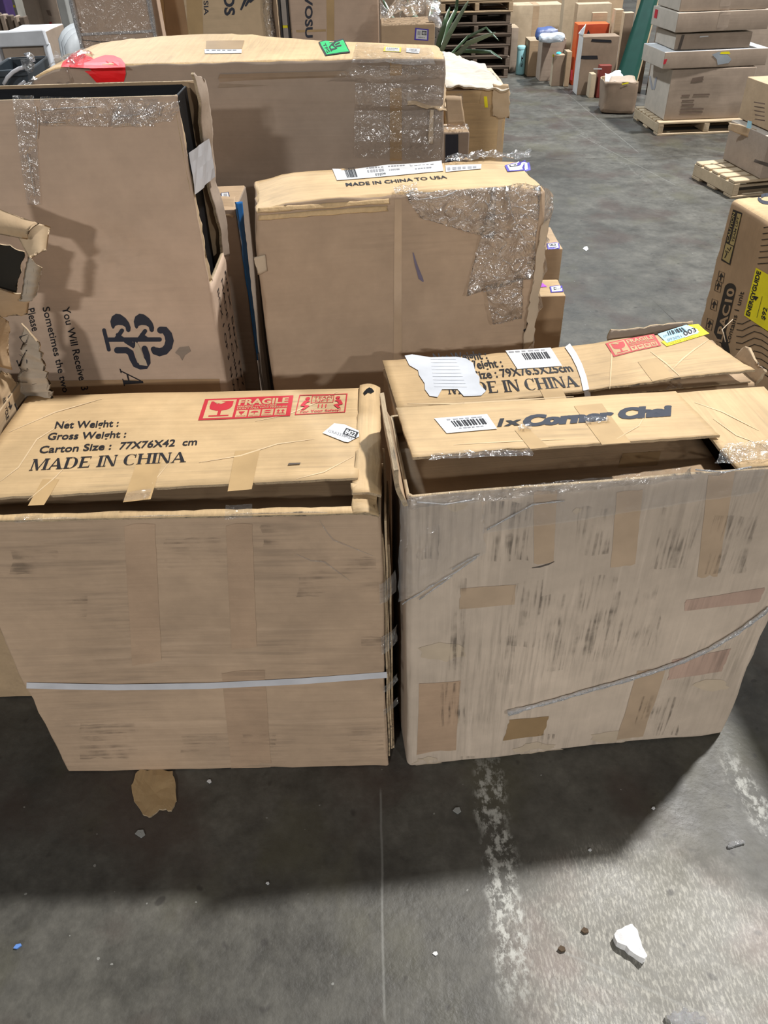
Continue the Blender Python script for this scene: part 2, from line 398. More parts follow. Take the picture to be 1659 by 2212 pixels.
class Decal:
    """flat print, tape or label laid on a surface and following its dents"""
    def __init__(s, surf, off=.0012): s.s = surf; s.off = off; s.v = []; s.f = []; s.i = []; s.m = []
    def mi(s, m):
        if m not in s.m: s.m.append(m)
        return s.m.index(m)
    def raw(s, uvs, faces, m, lift=0.0):
        b = len(s.v); k = s.mi(m)
        s.v += [s.s.at(u, v, s.off + lift) for u, v in uvs]
        for f in faces: s.f.append(tuple(b + i for i in f)); s.i.append(k)
        return s
    def text(s, body, p0, p1, pu, m, bold=.012, lift=0.0, serif=False, space=1.0, uvs=False):
        """p0, p1 ends of the baseline, pu the cap height above p0 (picture points, or uv when uvs)"""
        a, b, c = (p0, p1, pu) if uvs else (s.s.uv(*p0), s.s.uv(*p1), s.s.uv(*pu))
        vs_, fs = serif_glyphs(body) if serif else glyphs(body, bold, space)
        return s.raw([(a[0] + (b[0] - a[0]) * x + (c[0] - a[0]) * y, a[1] + (b[1] - a[1]) * x + (c[1] - a[1]) * y) for x, y in vs_], fs, m, lift)
    def quad(s, pts, m, n=(6, 6), lift=0.0, rag=0.0, wr=0.0, wf=30, uvs=False, seed=1):
        q = pts if uvs else [s.s.uv(*p) for p in pts]
        b = len(s.v); k = s.mi(m); nu, nv = n
        for j in range(nv + 1):
            for i in range(nu + 1):
                u, v = i / nu, j / nv
                if rag:
                    if i in (0, nu): u += (1 if i == 0 else -1) * abs(nz(V((i, v * 9, 0)), 1, seed)) * rag
                    if j in (0, nv): v += (1 if j == 0 else -1) * abs(nz(V((u * 9, j, 5)), 1, seed)) * rag
                uu = q[0][0] * (1 - u) * (1 - v) + q[1][0] * u * (1 - v) + q[2][0] * u * v + q[3][0] * (1 - u) * v
                vv = q[0][1] * (1 - u) * (1 - v) + q[1][1] * u * (1 - v) + q[2][1] * u * v + q[3][1] * (1 - u) * v
                o = s.off + lift
                p = s.s.at(uu, vv)
                if wr: o += wr * ((1 - abs(nz(p, wf * .7, seed + 9))) ** 3 + .35 * abs(nz(p, wf * 2.2, seed + 4)))
                s.v.append(s.s.at(uu, vv, o))
        for j in range(nv):
            for i in range(nu):
                s.f.append((b + j * (nu + 1) + i, b + j * (nu + 1) + i + 1, b + (j + 1) * (nu + 1) + i + 1, b + (j + 1) * (nu + 1) + i)); s.i.append(k)
        return s
    def blob(s, pts, m, rings=3, lift=0.0, uvs=False):
        """star-shaped outline, filled in rings so that it follows the surface"""
        q = pts if uvs else [s.s.uv(*p) for p in pts]
        c = (sum(p[0] for p in q) / len(q), sum(p[1] for p in q) / len(q)); n = len(q)
        uv = [c]; fs = []
        for r in range(1, rings + 1): uv += [(c[0] + (p[0] - c[0]) * r / rings, c[1] + (p[1] - c[1]) * r / rings) for p in q]
        for i in range(n):
            j = (i + 1) % n; fs.append((0, 1 + i, 1 + j))
            for r in range(rings - 1): fs.append((1 + r * n + i, 1 + (r + 1) * n + i, 1 + (r + 1) * n + j, 1 + r * n + j))
        return s.raw(uv, fs, m, lift)
    def stroke(s, pts, wd, m, lift=0.0, cap=True, uvs=False):
        """line of width wd (picture points, or uv) through pts; wd may be a list"""
        n = len(pts); ws = wd if isinstance(wd, (list, tuple)) else [wd] * n
        Lp = []; Rp = []
        for i in range(n):
            a = V(pts[max(0, i - 1)]); b = V(pts[min(n - 1, i + 1)]); d = (b - a)
            d = d.normalized() if d.length else V((1, 0)); nn = V((-d.y, d.x)) * ws[i] / 2
            Lp.append(V(pts[i]) + nn); Rp.append(V(pts[i]) - nn)
        cv = (lambda p: (p.x, p.y)) if uvs else (lambda p: s.s.uv(p.x, p.y))
        uv = [cv(p) for p in Lp] + [cv(p) for p in Rp]
        s.raw(uv, [(i, i + 1, n + i + 1, n + i) for i in range(n - 1)], m, lift)
        if cap:
            for e, nb in ((0, 1), (n - 1, n - 2)):
                c = V(pts[e]); d = (c - V(pts[nb])).normalized(); t = V((-d.y, d.x)); r = ws[e] / 2
                ring = [c + t * (r * math.cos(a)) + d * (r * math.sin(a)) for a in [math.pi * k / 8 for k in range(9)]]
                s.raw([cv(p) for p in ring], [tuple(range(9))], m, lift)
        return s
    def build(s, name, parent=None, smooth=False):
        o = mesh_obj(name, s.v, s.f, s.m, parent or s.s.T, s.i, smooth)
        return o

def lbl(o, text): o['label'] = text; return o
def arcpts(cx, cy, rx, ry, a0, a1, n=14):
    return [(cx + rx * math.cos(math.radians(a0 + (a1 - a0) * i / n)), cy + ry * math.sin(math.radians(a0 + (a1 - a0) * i / n))) for i in range(n + 1)]

def barcode(D, q, m, n=22, seed=3, lift=.0003):
    """bars inside the uv quad q"""
    rnd = random.Random(seed); x = 0.0
    L = lambda u, v: tuple(q[0][k] * (1 - u) * (1 - v) + q[1][k] * u * (1 - v) + q[2][k] * u * v + q[3][k] * (1 - u) * v for k in (0, 1))
    while x < 1:
        wd = rnd.uniform(.4, 1.5) / n
        D.raw([L(x, 0), L(min(1, x + wd), 0), L(min(1, x + wd), 1), L(x, 1)], [(0, 1, 2, 3)], m, lift)
        x += wd + rnd.uniform(.4, 1.3) / n
def sub(q, u0, v0, u1, v1):
    L = lambda u, v: tuple(q[0][k] * (1 - u) * (1 - v) + q[1][k] * u * (1 - v) + q[2][k] * u * v + q[3][k] * (1 - u) * v for k in (0, 1))
    return [L(u0, v0), L(u1, v0), L(u1, v1), L(u0, v1)]
def sticker(surf, px, parent, name='shipping_label', paper=None, bars=None, lines=(), block=None, border=None, txt=None, off=.0018):
    """paper label px = BL, BR, TR, TL; bars = (u0,v0,u1,v1); lines = rows of tiny grey print; block = (rect, text)"""
    q = [surf.uv(*p) for p in px]
    d = Decal(surf, off)
    if border: d.quad(q, border, (5, 4), uvs=True); q2 = sub(q, .1, .1, .9, .9); d.quad(q2, paper or WHITE, (5, 4), lift=.0003, uvs=True)
    else: d.quad(q, paper or WHITE, (6, 4), uvs=True); q2 = q
    o = d.build(name, parent)
    if bars:
        b = Decal(surf, off + .0006); barcode(b, sub(q2, *bars), INK); b.build('barcode', o)
    if lines or block or txt:
        t = Decal(surf, off + .0006)
        for (u0, v0, u1, v1) in lines:
            nseg = 6
            for k in range(nseg):
                a = u0 + (u1 - u0) * k / nseg; b2 = a + (u1 - u0) / nseg * (.55 + .35 * ((k * 37 + int(v0 * 100)) % 10) / 10)
                t.quad(sub(q2, a, v0, min(b2, u1), v1), GREYP, (1, 1), uvs=True)
        if block:
            t.quad(sub(q2, *block[0]), INK, (2, 2), uvs=True)
            r = sub(q2, *block[0]); r2 = sub(r, .1, .2, .9, .8); t.text(block[1], r2[0], r2[1], r2[3], WHITE, .03, .0004, uvs=True)
        if txt:
            for rect, body, mm, bold in txt:
                r = sub(q2, *rect); t.text(body, r[0], r[1], r[3], mm, bold, .0004, uvs=True)
        t.build('label_print', o)
    return o

def tube(name, pts, r, mat, parent=None, n=8, smooth=True, taper=None):
    vs_ = []; fs = []; P = [V(p) for p in pts]; up = V((0, 0, 1))
    for i, p in enumerate(P):
        d = (P[min(i + 1, len(P) - 1)] - P[max(i - 1, 0)]).normalized()
        a = d.cross(up if abs(d.z) < .9 else V((1, 0, 0))).normalized(); b = a.cross(d)
        rr = r * (taper[i] if taper else 1)
        for k in range(n):
            t = 2 * math.pi * k / n; vs_.append(p + a * (rr * math.cos(t)) + b * (rr * math.sin(t)))
    for i in range(len(P) - 1):
        for k in range(n): fs.append((i * n + k, i * n + (k + 1) % n, (i + 1) * n + (k + 1) % n, (i + 1) * n + k))
    fs.append(tuple(range(n - 1, -1, -1))); fs.append(tuple((len(P) - 1) * n + k for k in range(n)))
    return mesh_obj(name, vs_, fs, mat, parent, smooth=smooth)

def bar(name, a, b, mat, parent=None, jit=0, seed=0):
    """board from corner a to corner b with slightly uneven corners"""
    rnd = random.Random(seed); a, b = V(a), V(b); c = .004
    bm = bmesh.new(); bmesh.ops.create_cube(bm, size=1)
    for v in bm.verts:
        v.co = V([(a[k] + b[k]) / 2 + v.co[k] * (b[k] - a[k]) + rnd.uniform(-jit, jit) for k in range(3)])
    bmesh.ops.bevel(bm, geom=list(bm.edges), offset=min(c, min(abs(b[k] - a[k]) for k in range(3)) * .2), segments=1, affect='EDGES')
    me = bpy.data.meshes.new(name); bm.to_mesh(me); bm.free(); me.materials.append(mat)
    o = bpy.data.objects.new(name, me); COL.objects.link(o)
    if parent is not None: o.parent = parent.o if isinstance(parent, Thing) else parent
    return o

# ------------------------------------------------------------------ the setting
def floor_material():
    m = bpy.data.materials.new('worn_concrete'); nt, b = link_nodes(m); N = nt.nodes.new; L = nt.links.new
    tc = N('ShaderNodeTexCoord'); sp = N('ShaderNodeSeparateXYZ'); L(tc.outputs['Object'], sp.inputs[0]); X, Y = sp.outputs[0], sp.outputs[1]
    def mth(op, a, c=0.0, clamp=False):
        q = N('ShaderNodeMath'); q.operation = op; q.use_clamp = clamp
        for i, x in enumerate((a, c)):
            if isinstance(x, (int, float)): q.inputs[i].default_value = x
            else: L(x, q.inputs[i])
        return q.outputs[0]
    def ns(scale, detail=5, vec=(1, 1, 1), rot=0.0, r=.55, dist=0.0):
        mp = N('ShaderNodeMapping'); mp.inputs['Scale'].default_value = vec; mp.inputs['Rotation'].default_value = (0, 0, rot); L(tc.outputs['Object'], mp.inputs[0])
        n = N('ShaderNodeTexNoise'); n.inputs['Scale'].default_value = scale; n.inputs['Detail'].default_value = detail
        n.inputs['Roughness'].default_value = r; n.inputs['Distortion'].default_value = dist; L(mp.outputs[0], n.inputs['Vector']); return n.outputs['Fac']
    def rng(v, a, c, d=0.0, e=1.0, smooth=False):
        r = N('ShaderNodeMapRange'); L(v, r.inputs['Value'])
        if smooth: r.interpolation_type = 'SMOOTHSTEP'
        for k, x in zip(('From Min', 'From Max', 'To Min', 'To Max'), (a, c, d, e)): r.inputs[k].default_value = x
        return r.outputs[0]
    def mix(fac, a, c, mode='MIX'):
        q = N('ShaderNodeMix'); q.data_type = 'RGBA'; q.blend_type = mode
        for i, x in ((0, fac), (6, a), (7, c)):
            if isinstance(x, (int, float)): q.inputs[i].default_value = x
            elif isinstance(x, tuple): q.inputs[i].default_value = (*x, 1)
            else: L(x, q.inputs[i])
        return q.outputs[2]
    def line(p, q):      # signed distance across and position along the floor line p -> q
        d = (q - p); d.z = 0; ln = d.length; d.normalize(); nx, ny = -d.y, d.x
        ac = mth('ADD', mth('MULTIPLY', X, nx), mth('SUBTRACT', mth('MULTIPLY', Y, ny), nx * p.x + ny * p.y))
        al = mth('ADD', mth('MULTIPLY', X, d.x), mth('SUBTRACT', mth('MULTIPLY', Y, d.y), d.x * p.x + d.y * p.y))
        return ac, al, ln, math.atan2(d.y, d.x)
    big = ns(1.3, 6, r=.6); mid = ns(7, 7, r=.65); fin = ns(60, 4)
    c = mix(rng(big, .32, .68), (.053, .051, .044), (.098, .093, .079))
    c = mix(1.0, c, rng(mid, .3, .7, .62, 1.38), 'MULTIPLY')
    c = mix(1.0, c, rng(ns(19, 8, (1, 1, 1), .7, .7), .32, .68, .78, 1.22), 'MULTIPLY')
    c = mix(1.0, c, rng(fin, .3, .7, .88, 1.1), 'MULTIPLY')
    # rust-brown and mossy stains
    st = ns(2.6, 5, (1, 1, 1), .4)
    c = mix(mth('MULTIPLY', rng(st, .52, .64), .6), c, (.05, .032, .026))
    c = mix(mth('MULTIPLY', rng(ns(3.3, 6, (1, .8, 1), 1.2), .54, .66), .5), c, (.085, .08, .05))
    # scoured patch with brush-like scratches; its pale tone also paints the lamp's reflection
    cx, cy = .5, .6
    rr = mth('SQRT', mth('ADD', mth('POWER', mth('MULTIPLY', mth('SUBTRACT', X, cx), 1.0), 2), mth('POWER', mth('MULTIPLY', mth('SUBTRACT', Y, cy), 1.15), 2)))
    rr = mth('ADD', rr, mth('MULTIPLY', mth('SUBTRACT', mid, .5), .28))
    pm = rng(rr, .36, .2, 0, 1, True)
    scr = rng(ns(1.0, 5, (210, 62, 1), math.radians(14), .68), .48, .62)
    c = mix(mth('MULTIPLY', pm, mth('ADD', mth('MULTIPLY', scr, .55), .3)), c, (.4, .385, .335))
    c = mix(mth('MULTIPLY', pm, mth('MULTIPLY', rng(ns(5, 4), .5, .66), .4)), c, (.2, .135, .115))
    spots = rng(ns(26, 2, r=.3), .7, .76)
    c = mix(mth('MULTIPLY', spots, .6), c, (.025, .022, .02))
    # flaked white lane lines
    for p, q, hw, amt in ((atz(1050, 1650), atz(1125, 2190), .03, .9), (atz(1575, 1640), atz(1672, 1800), .028, .7), (atz(1180, 230), atz(1520, 480), .02, .12)):
        ac, al, ln, an = line(p, q)
        wob = mth('ADD', mth('ABSOLUTE', ac), mth('MULTIPLY', mth('SUBTRACT', ns(14, 5), .5), .05))
        msk = rng(wob, hw * 1.5, hw * .6, 0, 1, True)
        msk = mth('MULTIPLY', msk, rng(al, -.05, .06, 0, 1)); msk = mth('MULTIPLY', msk, rng(al, ln * 1.05, ln * .8, 0, 1))
        flk = rng(ns(34, 7, (1.6, 1, 1), 0, .72), .48, .58)
        c = mix(mth('MULTIPLY', mth('MULTIPLY', msk, flk), amt), c, (.42, .42, .385))
    # thin scored lines
    for p, q in ((atz(822, 1700), atz(830, 2212)), (atz(1180, 2040), atz(1540, 2200)), (atz(1250, 290), atz(1460, 400)), (atz(1125, 120), atz(1380, 330))):
        ac, al, ln, an = line(p, q)
        msk = rng(mth('ABSOLUTE', mth('ADD', ac, mth('MULTIPLY', mth('SUBTRACT', big, .5), .02))), .0035, .001, 0, 1)
        msk = mth('MULTIPLY', msk, rng(al, 0, .02)); msk = mth('MULTIPLY', msk, rng(al, ln, ln - .02))
        c = mix(mth('MULTIPLY', msk, .35), c, (.3, .3, .28))
    # tyre-dark traffic area and chips of pale grit
    c = mix(mth('MULTIPLY', rng(ns(.55, 3, (1, .5, 1)), .5, .7), .35), c, (.035, .036, .038))
    grit = rng(ns(70, 1, r=.2), .815, .83)
    c = mix(mth('MULTIPLY', grit, .6), c, (.3, .3, .28))
    L(c, b.inputs['Base Color'])
    L(rng(mid, .3, .7, .4, .6), b.inputs['Roughness']); b.inputs['Specular IOR Level'].default_value = .38
    bm = N('ShaderNodeBump'); bm.inputs['Strength'].default_value = .3; bm.inputs['Distance'].default_value = .006
    L(mth('ADD', mid, mth('MULTIPLY', fin, .6)), bm.inputs['Height']); L(bm.outputs[0], b.inputs['Normal'])
    return m
FLOOR = floor_material()
fl = Thing('floor', 'worn grey concrete warehouse floor with flaked white lane lines', 'floor', kind='structure')
def slab(x0, x1, y0, y1, yaw_y=.0):
    g = .009; zt, zb = 0.0, -.12
    bm = bmesh.new(); bmesh.ops.create_cube(bm, size=1)
    for v in bm.verts: v.co = V(((x0 + x1) / 2 + v.co.x * (x1 - x0 - g), (y0 + y1) / 2 + v.co.y * (y1 - y0 - g), (zt + zb) / 2 + v.co.z * (zt - zb)))
    bmesh.ops.bevel(bm, geom=[e for e in bm.edges if all(abs(v.co.z - zt) < 1e-4 for v in e.verts)], offset=.001, segments=1, affect='EDGES')
    me = bpy.data.meshes.new('concrete_slab'); bm.to_mesh(me); bm.free(); me.materials.append(FLOOR)
    o = bpy.data.objects.new('concrete_slab', me); COL.objects.link(o); o.parent = fl.o
for ya, yb in ((-6.2, 6.2), (6.2, 18.6)):
    for xa, xb in ((-12, -3.6), (-3.6, 4.6), (4.6, 12)): slab(xa, xb, ya, yb)
sub_base = mesh_obj('slab_bed', [(-13, -7, -.13), (13, -7, -.13), (13, 19, -.13), (-13, 19, -.13)], [(0, 1, 2, 3)], plain('joint_dirt', (.03, .03, .028), .9), fl)
WALL = plain('painted_block', (.42, .41, .39), .8)
wb = bar('wall_back', (-12, 18.2, 0), (12, 18.4, 7), WALL); wb['kind'] = 'structure'; wb['label'] = 'grey far wall of the warehouse behind the stacks'; wb['category'] = 'wall'

# ------------------------------------------------------------------ front left carton
A = Thing('carton', 'big kraft carton at front left, its top printed 77X76X42 cm and FRAGILE', 'carton', (-.7645, 1.0613, 0), -.00649)
def a_dent(p):
    # crushed front right top corner, soft bulge of the front board
    k = math.exp(-((p.x - .75) ** 2 + (p.z - .745) ** 2) / .003)
    q = V(p)
    if q.z > .05: q.z -= .012 * k
    q.y += .006 * math.exp(-((p.x - .3) ** 2 + (p.z - .3) ** 2) / .05) * (1 if p.y < .02 else 0)
    return q
ab = Box(A, .759, .4207, .768, r=.007, amp=.004, freq=4, seed=11, crumple=.003, custom=a_dent, open_top=True)
ab.build(KA, mats=(KA, KT, KA))
panel(A, 'front_lip', (.004, -.001, .768), (.75, -.001, .766), (.748, .017, .7705), (.004, .015, .771), th=.004, n=(40, 2), amp=.0015, freq=14, seed=5, rag=(.001, 0, .004, 0), mat=KTY, back=KI)
lid = panel(A, 'lid_flap', (.0, .05, .777), (.722, .068, .793), (.722, .4207, .774), (.0, .4207, .774), n=(36, 14), amp=.003, freq=5, seed=4,
            rag=(.004, .004, 0, 0), mat=KT, back=KI)
flap2 = panel(A, 'inner_flap', (.008, .008, .735), (.75, .008, .737), (.75, .3, .748), (.008, .3, .746), th=.004, n=(20, 4), amp=.0008, mat=KI)
# strip of the crushed side flap along the right edge, with its torn hole
strip = panel(A, 'side_flap', (.708, .03, .787), (.762, .03, .773), (.762, .421, .774), (.716, .421, .782), n=(6, 24), amp=.005, freq=14, seed=8,
              rag=(.012, .006, .003, .004), bend=lambda u, v: .007 * math.sin(u * 3.1) + (.006 * math.exp(-((v - .25) / .07) ** 2)), mat=KTY, back=KI)
d = Decal(strip, .0015); d.blob([(784, 852), (790, 846), (796, 843), (802, 845), (807, 850), (800, 855), (794, 853), (787, 858)], BLACK); d.build('torn_hole', strip.o)
cor = panel(A, 'crumpled_corner', (.705, -.004, .762), (.757, -.004, .758), (.757, .06, .778), (.705, .055, .79), n=(8, 8), amp=.006, freq=30, seed=3,
            rag=(.01, .005, 0, .008), bend=lambda u, v: .012 * math.sin(u * 3.1) * (1 - v), mat=KT, back=KI)
# layered boards bulging from the right side
for k, (dx, y0, y1, z0, z1) in enumerate(((.0045, .012, .25, .02, .70), (.0095, .02, .25, .03, .735), (.015, .035, .24, .018, .66))):
    panel(A, 'side_board', (.759 + dx, y0, z0), (.759 + dx, y1, z0), (.759 + dx, y1, z1), (.759 + dx, y0, z1), n=(6, 34), th=.004, amp=.003, freq=9, seed=20 + k,
          rag=(.006, 0, .01, .012), mat=KH, back=KI)
for z0, z1, y in ((.545, .60, .0), (.40, .45, .004), (.275, .30, .002), (.205, .225, .0)):
    d = Decal(Surf(A, lambda u, v, z0=z0, z1=z1, y=y: V((.752 + .03 * u, y - .004 + .02 * u * u, z0 + (z1 - z0) * v + .015 * u))), 0)
    d.quad([(0, 0), (1, 0), (1, 1), (0, 1)], TAPEC, (5, 4), wr=.004, wf=60, uvs=True); d.build('clear_tape', A)
P = Decal(lid)
P.text('Net Weight :', (118, 926), (256, 922), (122, 911), INK, .02).build('printed_text')
Decal(lid).text('Gross Weight :', (102, 951), (272, 946), (107, 936), INK, .02).build('printed_text')
Decal(lid).text('Carton Size :', (84, 980), (240, 972), (89, 965), INK, .02).build('printed_text')
Decal(lid).text('77X76X42  cm', (257, 972), (425, 961), (262, 957), INK, .02).build('printed_text')
Decal(lid).text('MADE IN CHINA', (62, 1017), (402, 999), (72, 993), INK, serif=True).build('printed_text')

def fragile(surf, tl, tr, br, bl, red, name='fragile_stamp', fine=True):
    q = [surf.uv(*p) for p in (bl, br, tr, tl)]
    D = Decal(surf, .0012); base = KT
    D.quad(q, red, (8, 4), uvs=True)
    D.quad(sub(q, .045, .07, .365, .92), base, (3, 3), lift=.0003, uvs=True)
    # cracked goblet
    S = lambda pts: [tuple(sub(q, u, v, u, v)[0]) for u, v in pts]
    bowl = S([(.09, .5), (.12, .44), (.17, .4), (.22, .395), (.28, .42), (.32, .5), (.335, .62), (.335, .84), (.2, .86), (.165, .74), (.15, .72), (.11, .86), (.085, .86), (.08, .62)])
    D.blob(bowl, red, 2, lift=.0006, uvs=True)
    D.quad(sub(q, .19, .17, .225, .42), red, (1, 1), lift=.0006, uvs=True)
    D.quad(sub(q, .1, .13, .32, .19), red, (1, 1), lift=.0006, uvs=True)
    D.raw(S([(.12, .8), (.2, .72), (.185, .68), (.25, .8), (.2, .84)]), [(0, 1, 2, 3, 4)], base, .0009)
    r = sub(q, .395, .63, .955, .9); D.text('FRAGILE', r[0], r[1], r[3], base, .035, .0005, uvs=True)
    r = sub(q, .395, .515, .83, .59); D.text('HANDLE WITH CARE', r[0], r[1], r[3], base, .02, .0005, uvs=True)
    r = sub(q, .395, .415, .955, .49); D.text("DON'T FALL NOT PRESSURE", r[0], r[1], r[3], base, .02, .0005, uvs=True)
    for k in range(4):
        a = .395 + k * .143; D.quad(sub(q, a, .06, a + .125, .37), base, (2, 2), lift=.0004, uvs=True)
        c = a + .0625
        if k == 0: D.raw(S([(c - .035, .31), (c + .035, .31), (c + .02, .22), (c + .006, .2), (c + .006, .15), (c - .006, .15), (c - .006, .2), (c - .02, .22)]), [tuple(range(8))], red, .0008)
        elif k == 1:
            D.raw(S([(c - .045, .23), (c - .03, .29), (c, .31), (c + .03, .29), (c + .045, .23)]), [tuple(range(5))], red, .0008); D.quad(sub(q, c - .004, .15, c + .004, .25), red, (1, 1), lift=.0008, uvs=True)
        elif k == 2:
            for y in (.17, .26): D.raw(S([(c - .045, y), (c + .02, y), (c + .045, y + .05), (c - .02, y + .05)]), [(0, 1, 2, 3)], red, .0008)
        else:
            for x in (-.025, .025): D.raw(S([(c + x - .007, .17), (c + x + .007, .17), (c + x + .007, .25), (c + x + .02, .25), (c + x, .32), (c + x - .02, .25), (c + x - .007, .25)]), [tuple(range(7))], red, .0008)
            D.quad(sub(q, c - .045, .14, c + .045, .16), red, (1, 1), lift=.0008, uvs=True)
        if fine:
            r = sub(q, a + .012, .085, a + .113, .12); D.text(('FRAGILE', 'KEEP DRY', 'CAREFUL', 'UPSIDE')[k], r[0], r[1], r[3], red, .01, .0008, uvs=True)
    return D.build(name)
fragile(lid, (443, 863), (634, 855), (627, 900), (428, 908), RED)
def team_lift(surf, tl, tr, br, bl, red):
    q = [surf.uv(*p) for p in (bl, br, tr, tl)]; D = Decal(surf, .0012)
    R = lambda *a: D.quad(sub(q, *a), red, (3, 1), uvs=True)
    R(0, 0, 1, .035); R(0, .965, 1, 1); R(0, 0, .018, 1); R(.975, 0, 1, 1)
    for a in ((.27, .93, .73, .955), (.27, .55, .73, .575), (.27, .55, .285, .955), (.715, .55, .73, .955)): R(*a)
    r = sub(q, .32, .77, .69, .88); D.text('TEAM', r[0], r[1], r[3], red, .0, .0002, uvs=True)
    r = sub(q, .36, .61, .65, .72); D.text('LIFT', r[0], r[1], r[3], red, .0, .0002, uvs=True)
    r = sub(q, .1, .09, .9, .2); D.text('For Your Safety!', r[0], r[1], r[3], red, .012, .0002, uvs=True)
    for k in range(3): D.quad(sub(q, .43 + k * .075, .3, .45 + k * .075, .48), red, (1, 1), uvs=True)
    S = lambda pts: [tuple(sub(q, u, v, u, v)[0]) for u, v in pts]
    for sgn, x0 in ((1, 0), (-1, 1)):
        X = lambda u: x0 + sgn * u
        D.blob(S([(X(.19 + .05 * math.cos(a)), .8 + .075 * math.sin(a)) for a in [k * .7 for k in range(9)]]), red, 1, uvs=True)
        D.raw(S([(X(.08), .5), (X(.13), .68), (X(.2), .72), (X(.25), .62), (X(.2), .6), (X(.15), .48), (X(.26), .42), (X(.16), .22), (X(.1), .25), (X(.17), .38), (X(.07), .43)]), [tuple(range(11))], red, .0002)
    return D.build('team_lift_stamp')
team_lift(lid, (647, 854), (751, 851), (746, 892), (637, 898), RED)
def creases(surf, lines, mat, w_=3.0, name='crease', parent=None):
    for pts in lines:
        d_ = Decal(surf, .0008); n_ = len(pts); d_.stroke(pts, [w_ * .3] + [w_] * (n_ - 2) + [w_ * .3] if n_ > 2 else [w_, w_ * .4], mat, cap=False); d_.build(name, parent)
CRS = card('crease_fibre', (.66, .5, .31), 'x', .1, .05, seed=36)
creases(lid, [[(552, 910), (620, 897), (680, 872), (730, 846)], [(300, 1080), (330, 1045), (372, 992)], [(0, 1040), (40, 1010), (80, 950), (150, 905)], [(430, 1000), (520, 985), (600, 960), (680, 950)], [(20, 935), (120, 890), (220, 862)], [(640, 1035), (700, 1020), (765, 985)], [(60, 1080), (120, 1030), (150, 1000)]], CRS, 2.4, parent=lid.o)
def sticker_poly():
    D = Decal(lid, .002)
    D.blob([(697, 938), (722, 917), (744, 919), (775, 932), (776, 944), (752, 957), (744, 956)], WHITE, 2)
    o = D.build('number_sticker', lid.o); t = Decal(lid, .0026)
    t.raw([lid.uv(*p) for p in ((740, 940), (768, 949), (775, 936), (748, 927))], [(0, 1, 2, 3)], INK)
    t.text('8422', (744, 939), (766, 946), (749, 930), WHITE, .03, .0004)
    t.text('GRA2238422', (709, 936), (761, 951), (711, 931), GREYP, .0, .0004); t.build('label_print', o)
sticker_poly()
for q in ([(266, 1086), (326, 1080), (352, 992), (300, 985)], [(492, 1063), (544, 1058), (562, 972), (508, 975)], [(60, 1092), (95, 1090), (128, 1035), (92, 1035)]):
    Decal(lid, .0008).quad(q, TAPEL, (4, 8)).build('packing_tape', lid.o)
d = Decal(lid, .002); d.quad([(268, 1087), (322, 1083), (330, 1062), (276, 1066)], TAPEC, (5, 4), wr=.004); d.build('clear_tape', lid.o)
d = Decal(lid, .002); d.quad([(622, 1007), (648, 1005), (650, 1002), (624, 1003)], SMUDGE, (3, 1)); d.build('scratch', lid.o)
# front board: tape bands, glossy clear tape, strap
fa = ab.front
for q in ([(488, 1130), (545, 1128), (556, 1400), (500, 1405)], [(268, 1130), (335, 1128), (350, 1430), (285, 1440)], [(478, 1450), (572, 1444), (588, 1660), (500, 1664)]):
    Decal(fa, .0008).quad(q, card('taped_kraft', (.46, .32, .215), 'x', .25, .2, rough=.5, seed=21), (3, 10), rag=.04).build('packing_tape')
for q in ([(486, 1118), (546, 1115), (545, 1086), (488, 1087)], [(34, 1126), (93, 1123), (94, 1108), (34, 1112)]):
    d = Decal(fa, .002); d.quad(q, TAPEC, (6, 4), wr=.004, wf=50); d.build('clear_tape')
d = Decal(fa, .0022); pts = [(58, 1479), (140, 1481), (250, 1483), (450, 1480), (650, 1470), (836, 1456)]
d.stroke(pts, 13, STRAP, cap=False); d.build('plastic_strap')
for p0, p1, p2 in (((690, 1122), (720, 1165), (806, 1200)), ((640, 1196), (700, 1212), (757, 1254))):
    d = Decal(fa, .0015); d.stroke([p0, ((p0[0] + p1[0]) / 2 + 2, (p0[1] + p1[1]) / 2 + 6), p1, p2], [1, 3, 4, 1], TAPEC, cap=False); d.build('film_crease')
for k, (x0, y0, x1, y1) in enumerate(((390, 1585, 470, 1625), (520, 1585, 600, 1610), (750, 1560, 830, 1640), (100, 1280, 190, 1340), (560, 1120, 700, 1190), (350, 1160, 480, 1230), (640, 1200, 820, 1290), (20, 1180, 130, 1240), (170, 1560, 300, 1640), (780, 1370, 830, 1450))):
    Decal(fa, .0013).quad([(x0, y1), (x1, y1), (x1, y0), (x0, y0)], GRX, (6, 4), rag=.15, seed=k).build('rubbed_grime')

# ------------------------------------------------------------------ front right carton, open top
B = Thing('carton', 'big scuffed open carton at front right, flap printed 1xCorner Chai', 'carton', (.0375, 1.0505, 0), .0884)
BW, BD, BH = .7726, .274, .800
fb = Box(B, BW, BD, BH, r=.014, amp=.004, freq=4, seed=31, crumple=.003, open_top=True); fb.build(KB, mats=(KB, KI, KB))
inner = panel(B, 'inner_flap', (.012, .012, .755), (.60, .012, .757), (.60, .262, .768), (.012, .262, .762), n=(24, 8), amp=.003, freq=7, seed=9, mat=KI)
for q in ([(1335, 1010), (1420, 1004), (1428, 975), (1345, 980)],):
    Decal(inner, .001).quad(q, TAPED, (4, 3)).build('packing_tape', inner.o)
sf = panel(B, 'side_flap', (-.004, .262, .80), (-.004, -.004, .785), (-.018, -.006, .862), (-.020, .235, .878), n=(18, 6), th=.008, amp=.003, freq=9, seed=12, rag=(0, .012, .008, .01),
           bend=lambda u, v: .006 * math.sin(3.1 * v), mat=KM, back=KM)
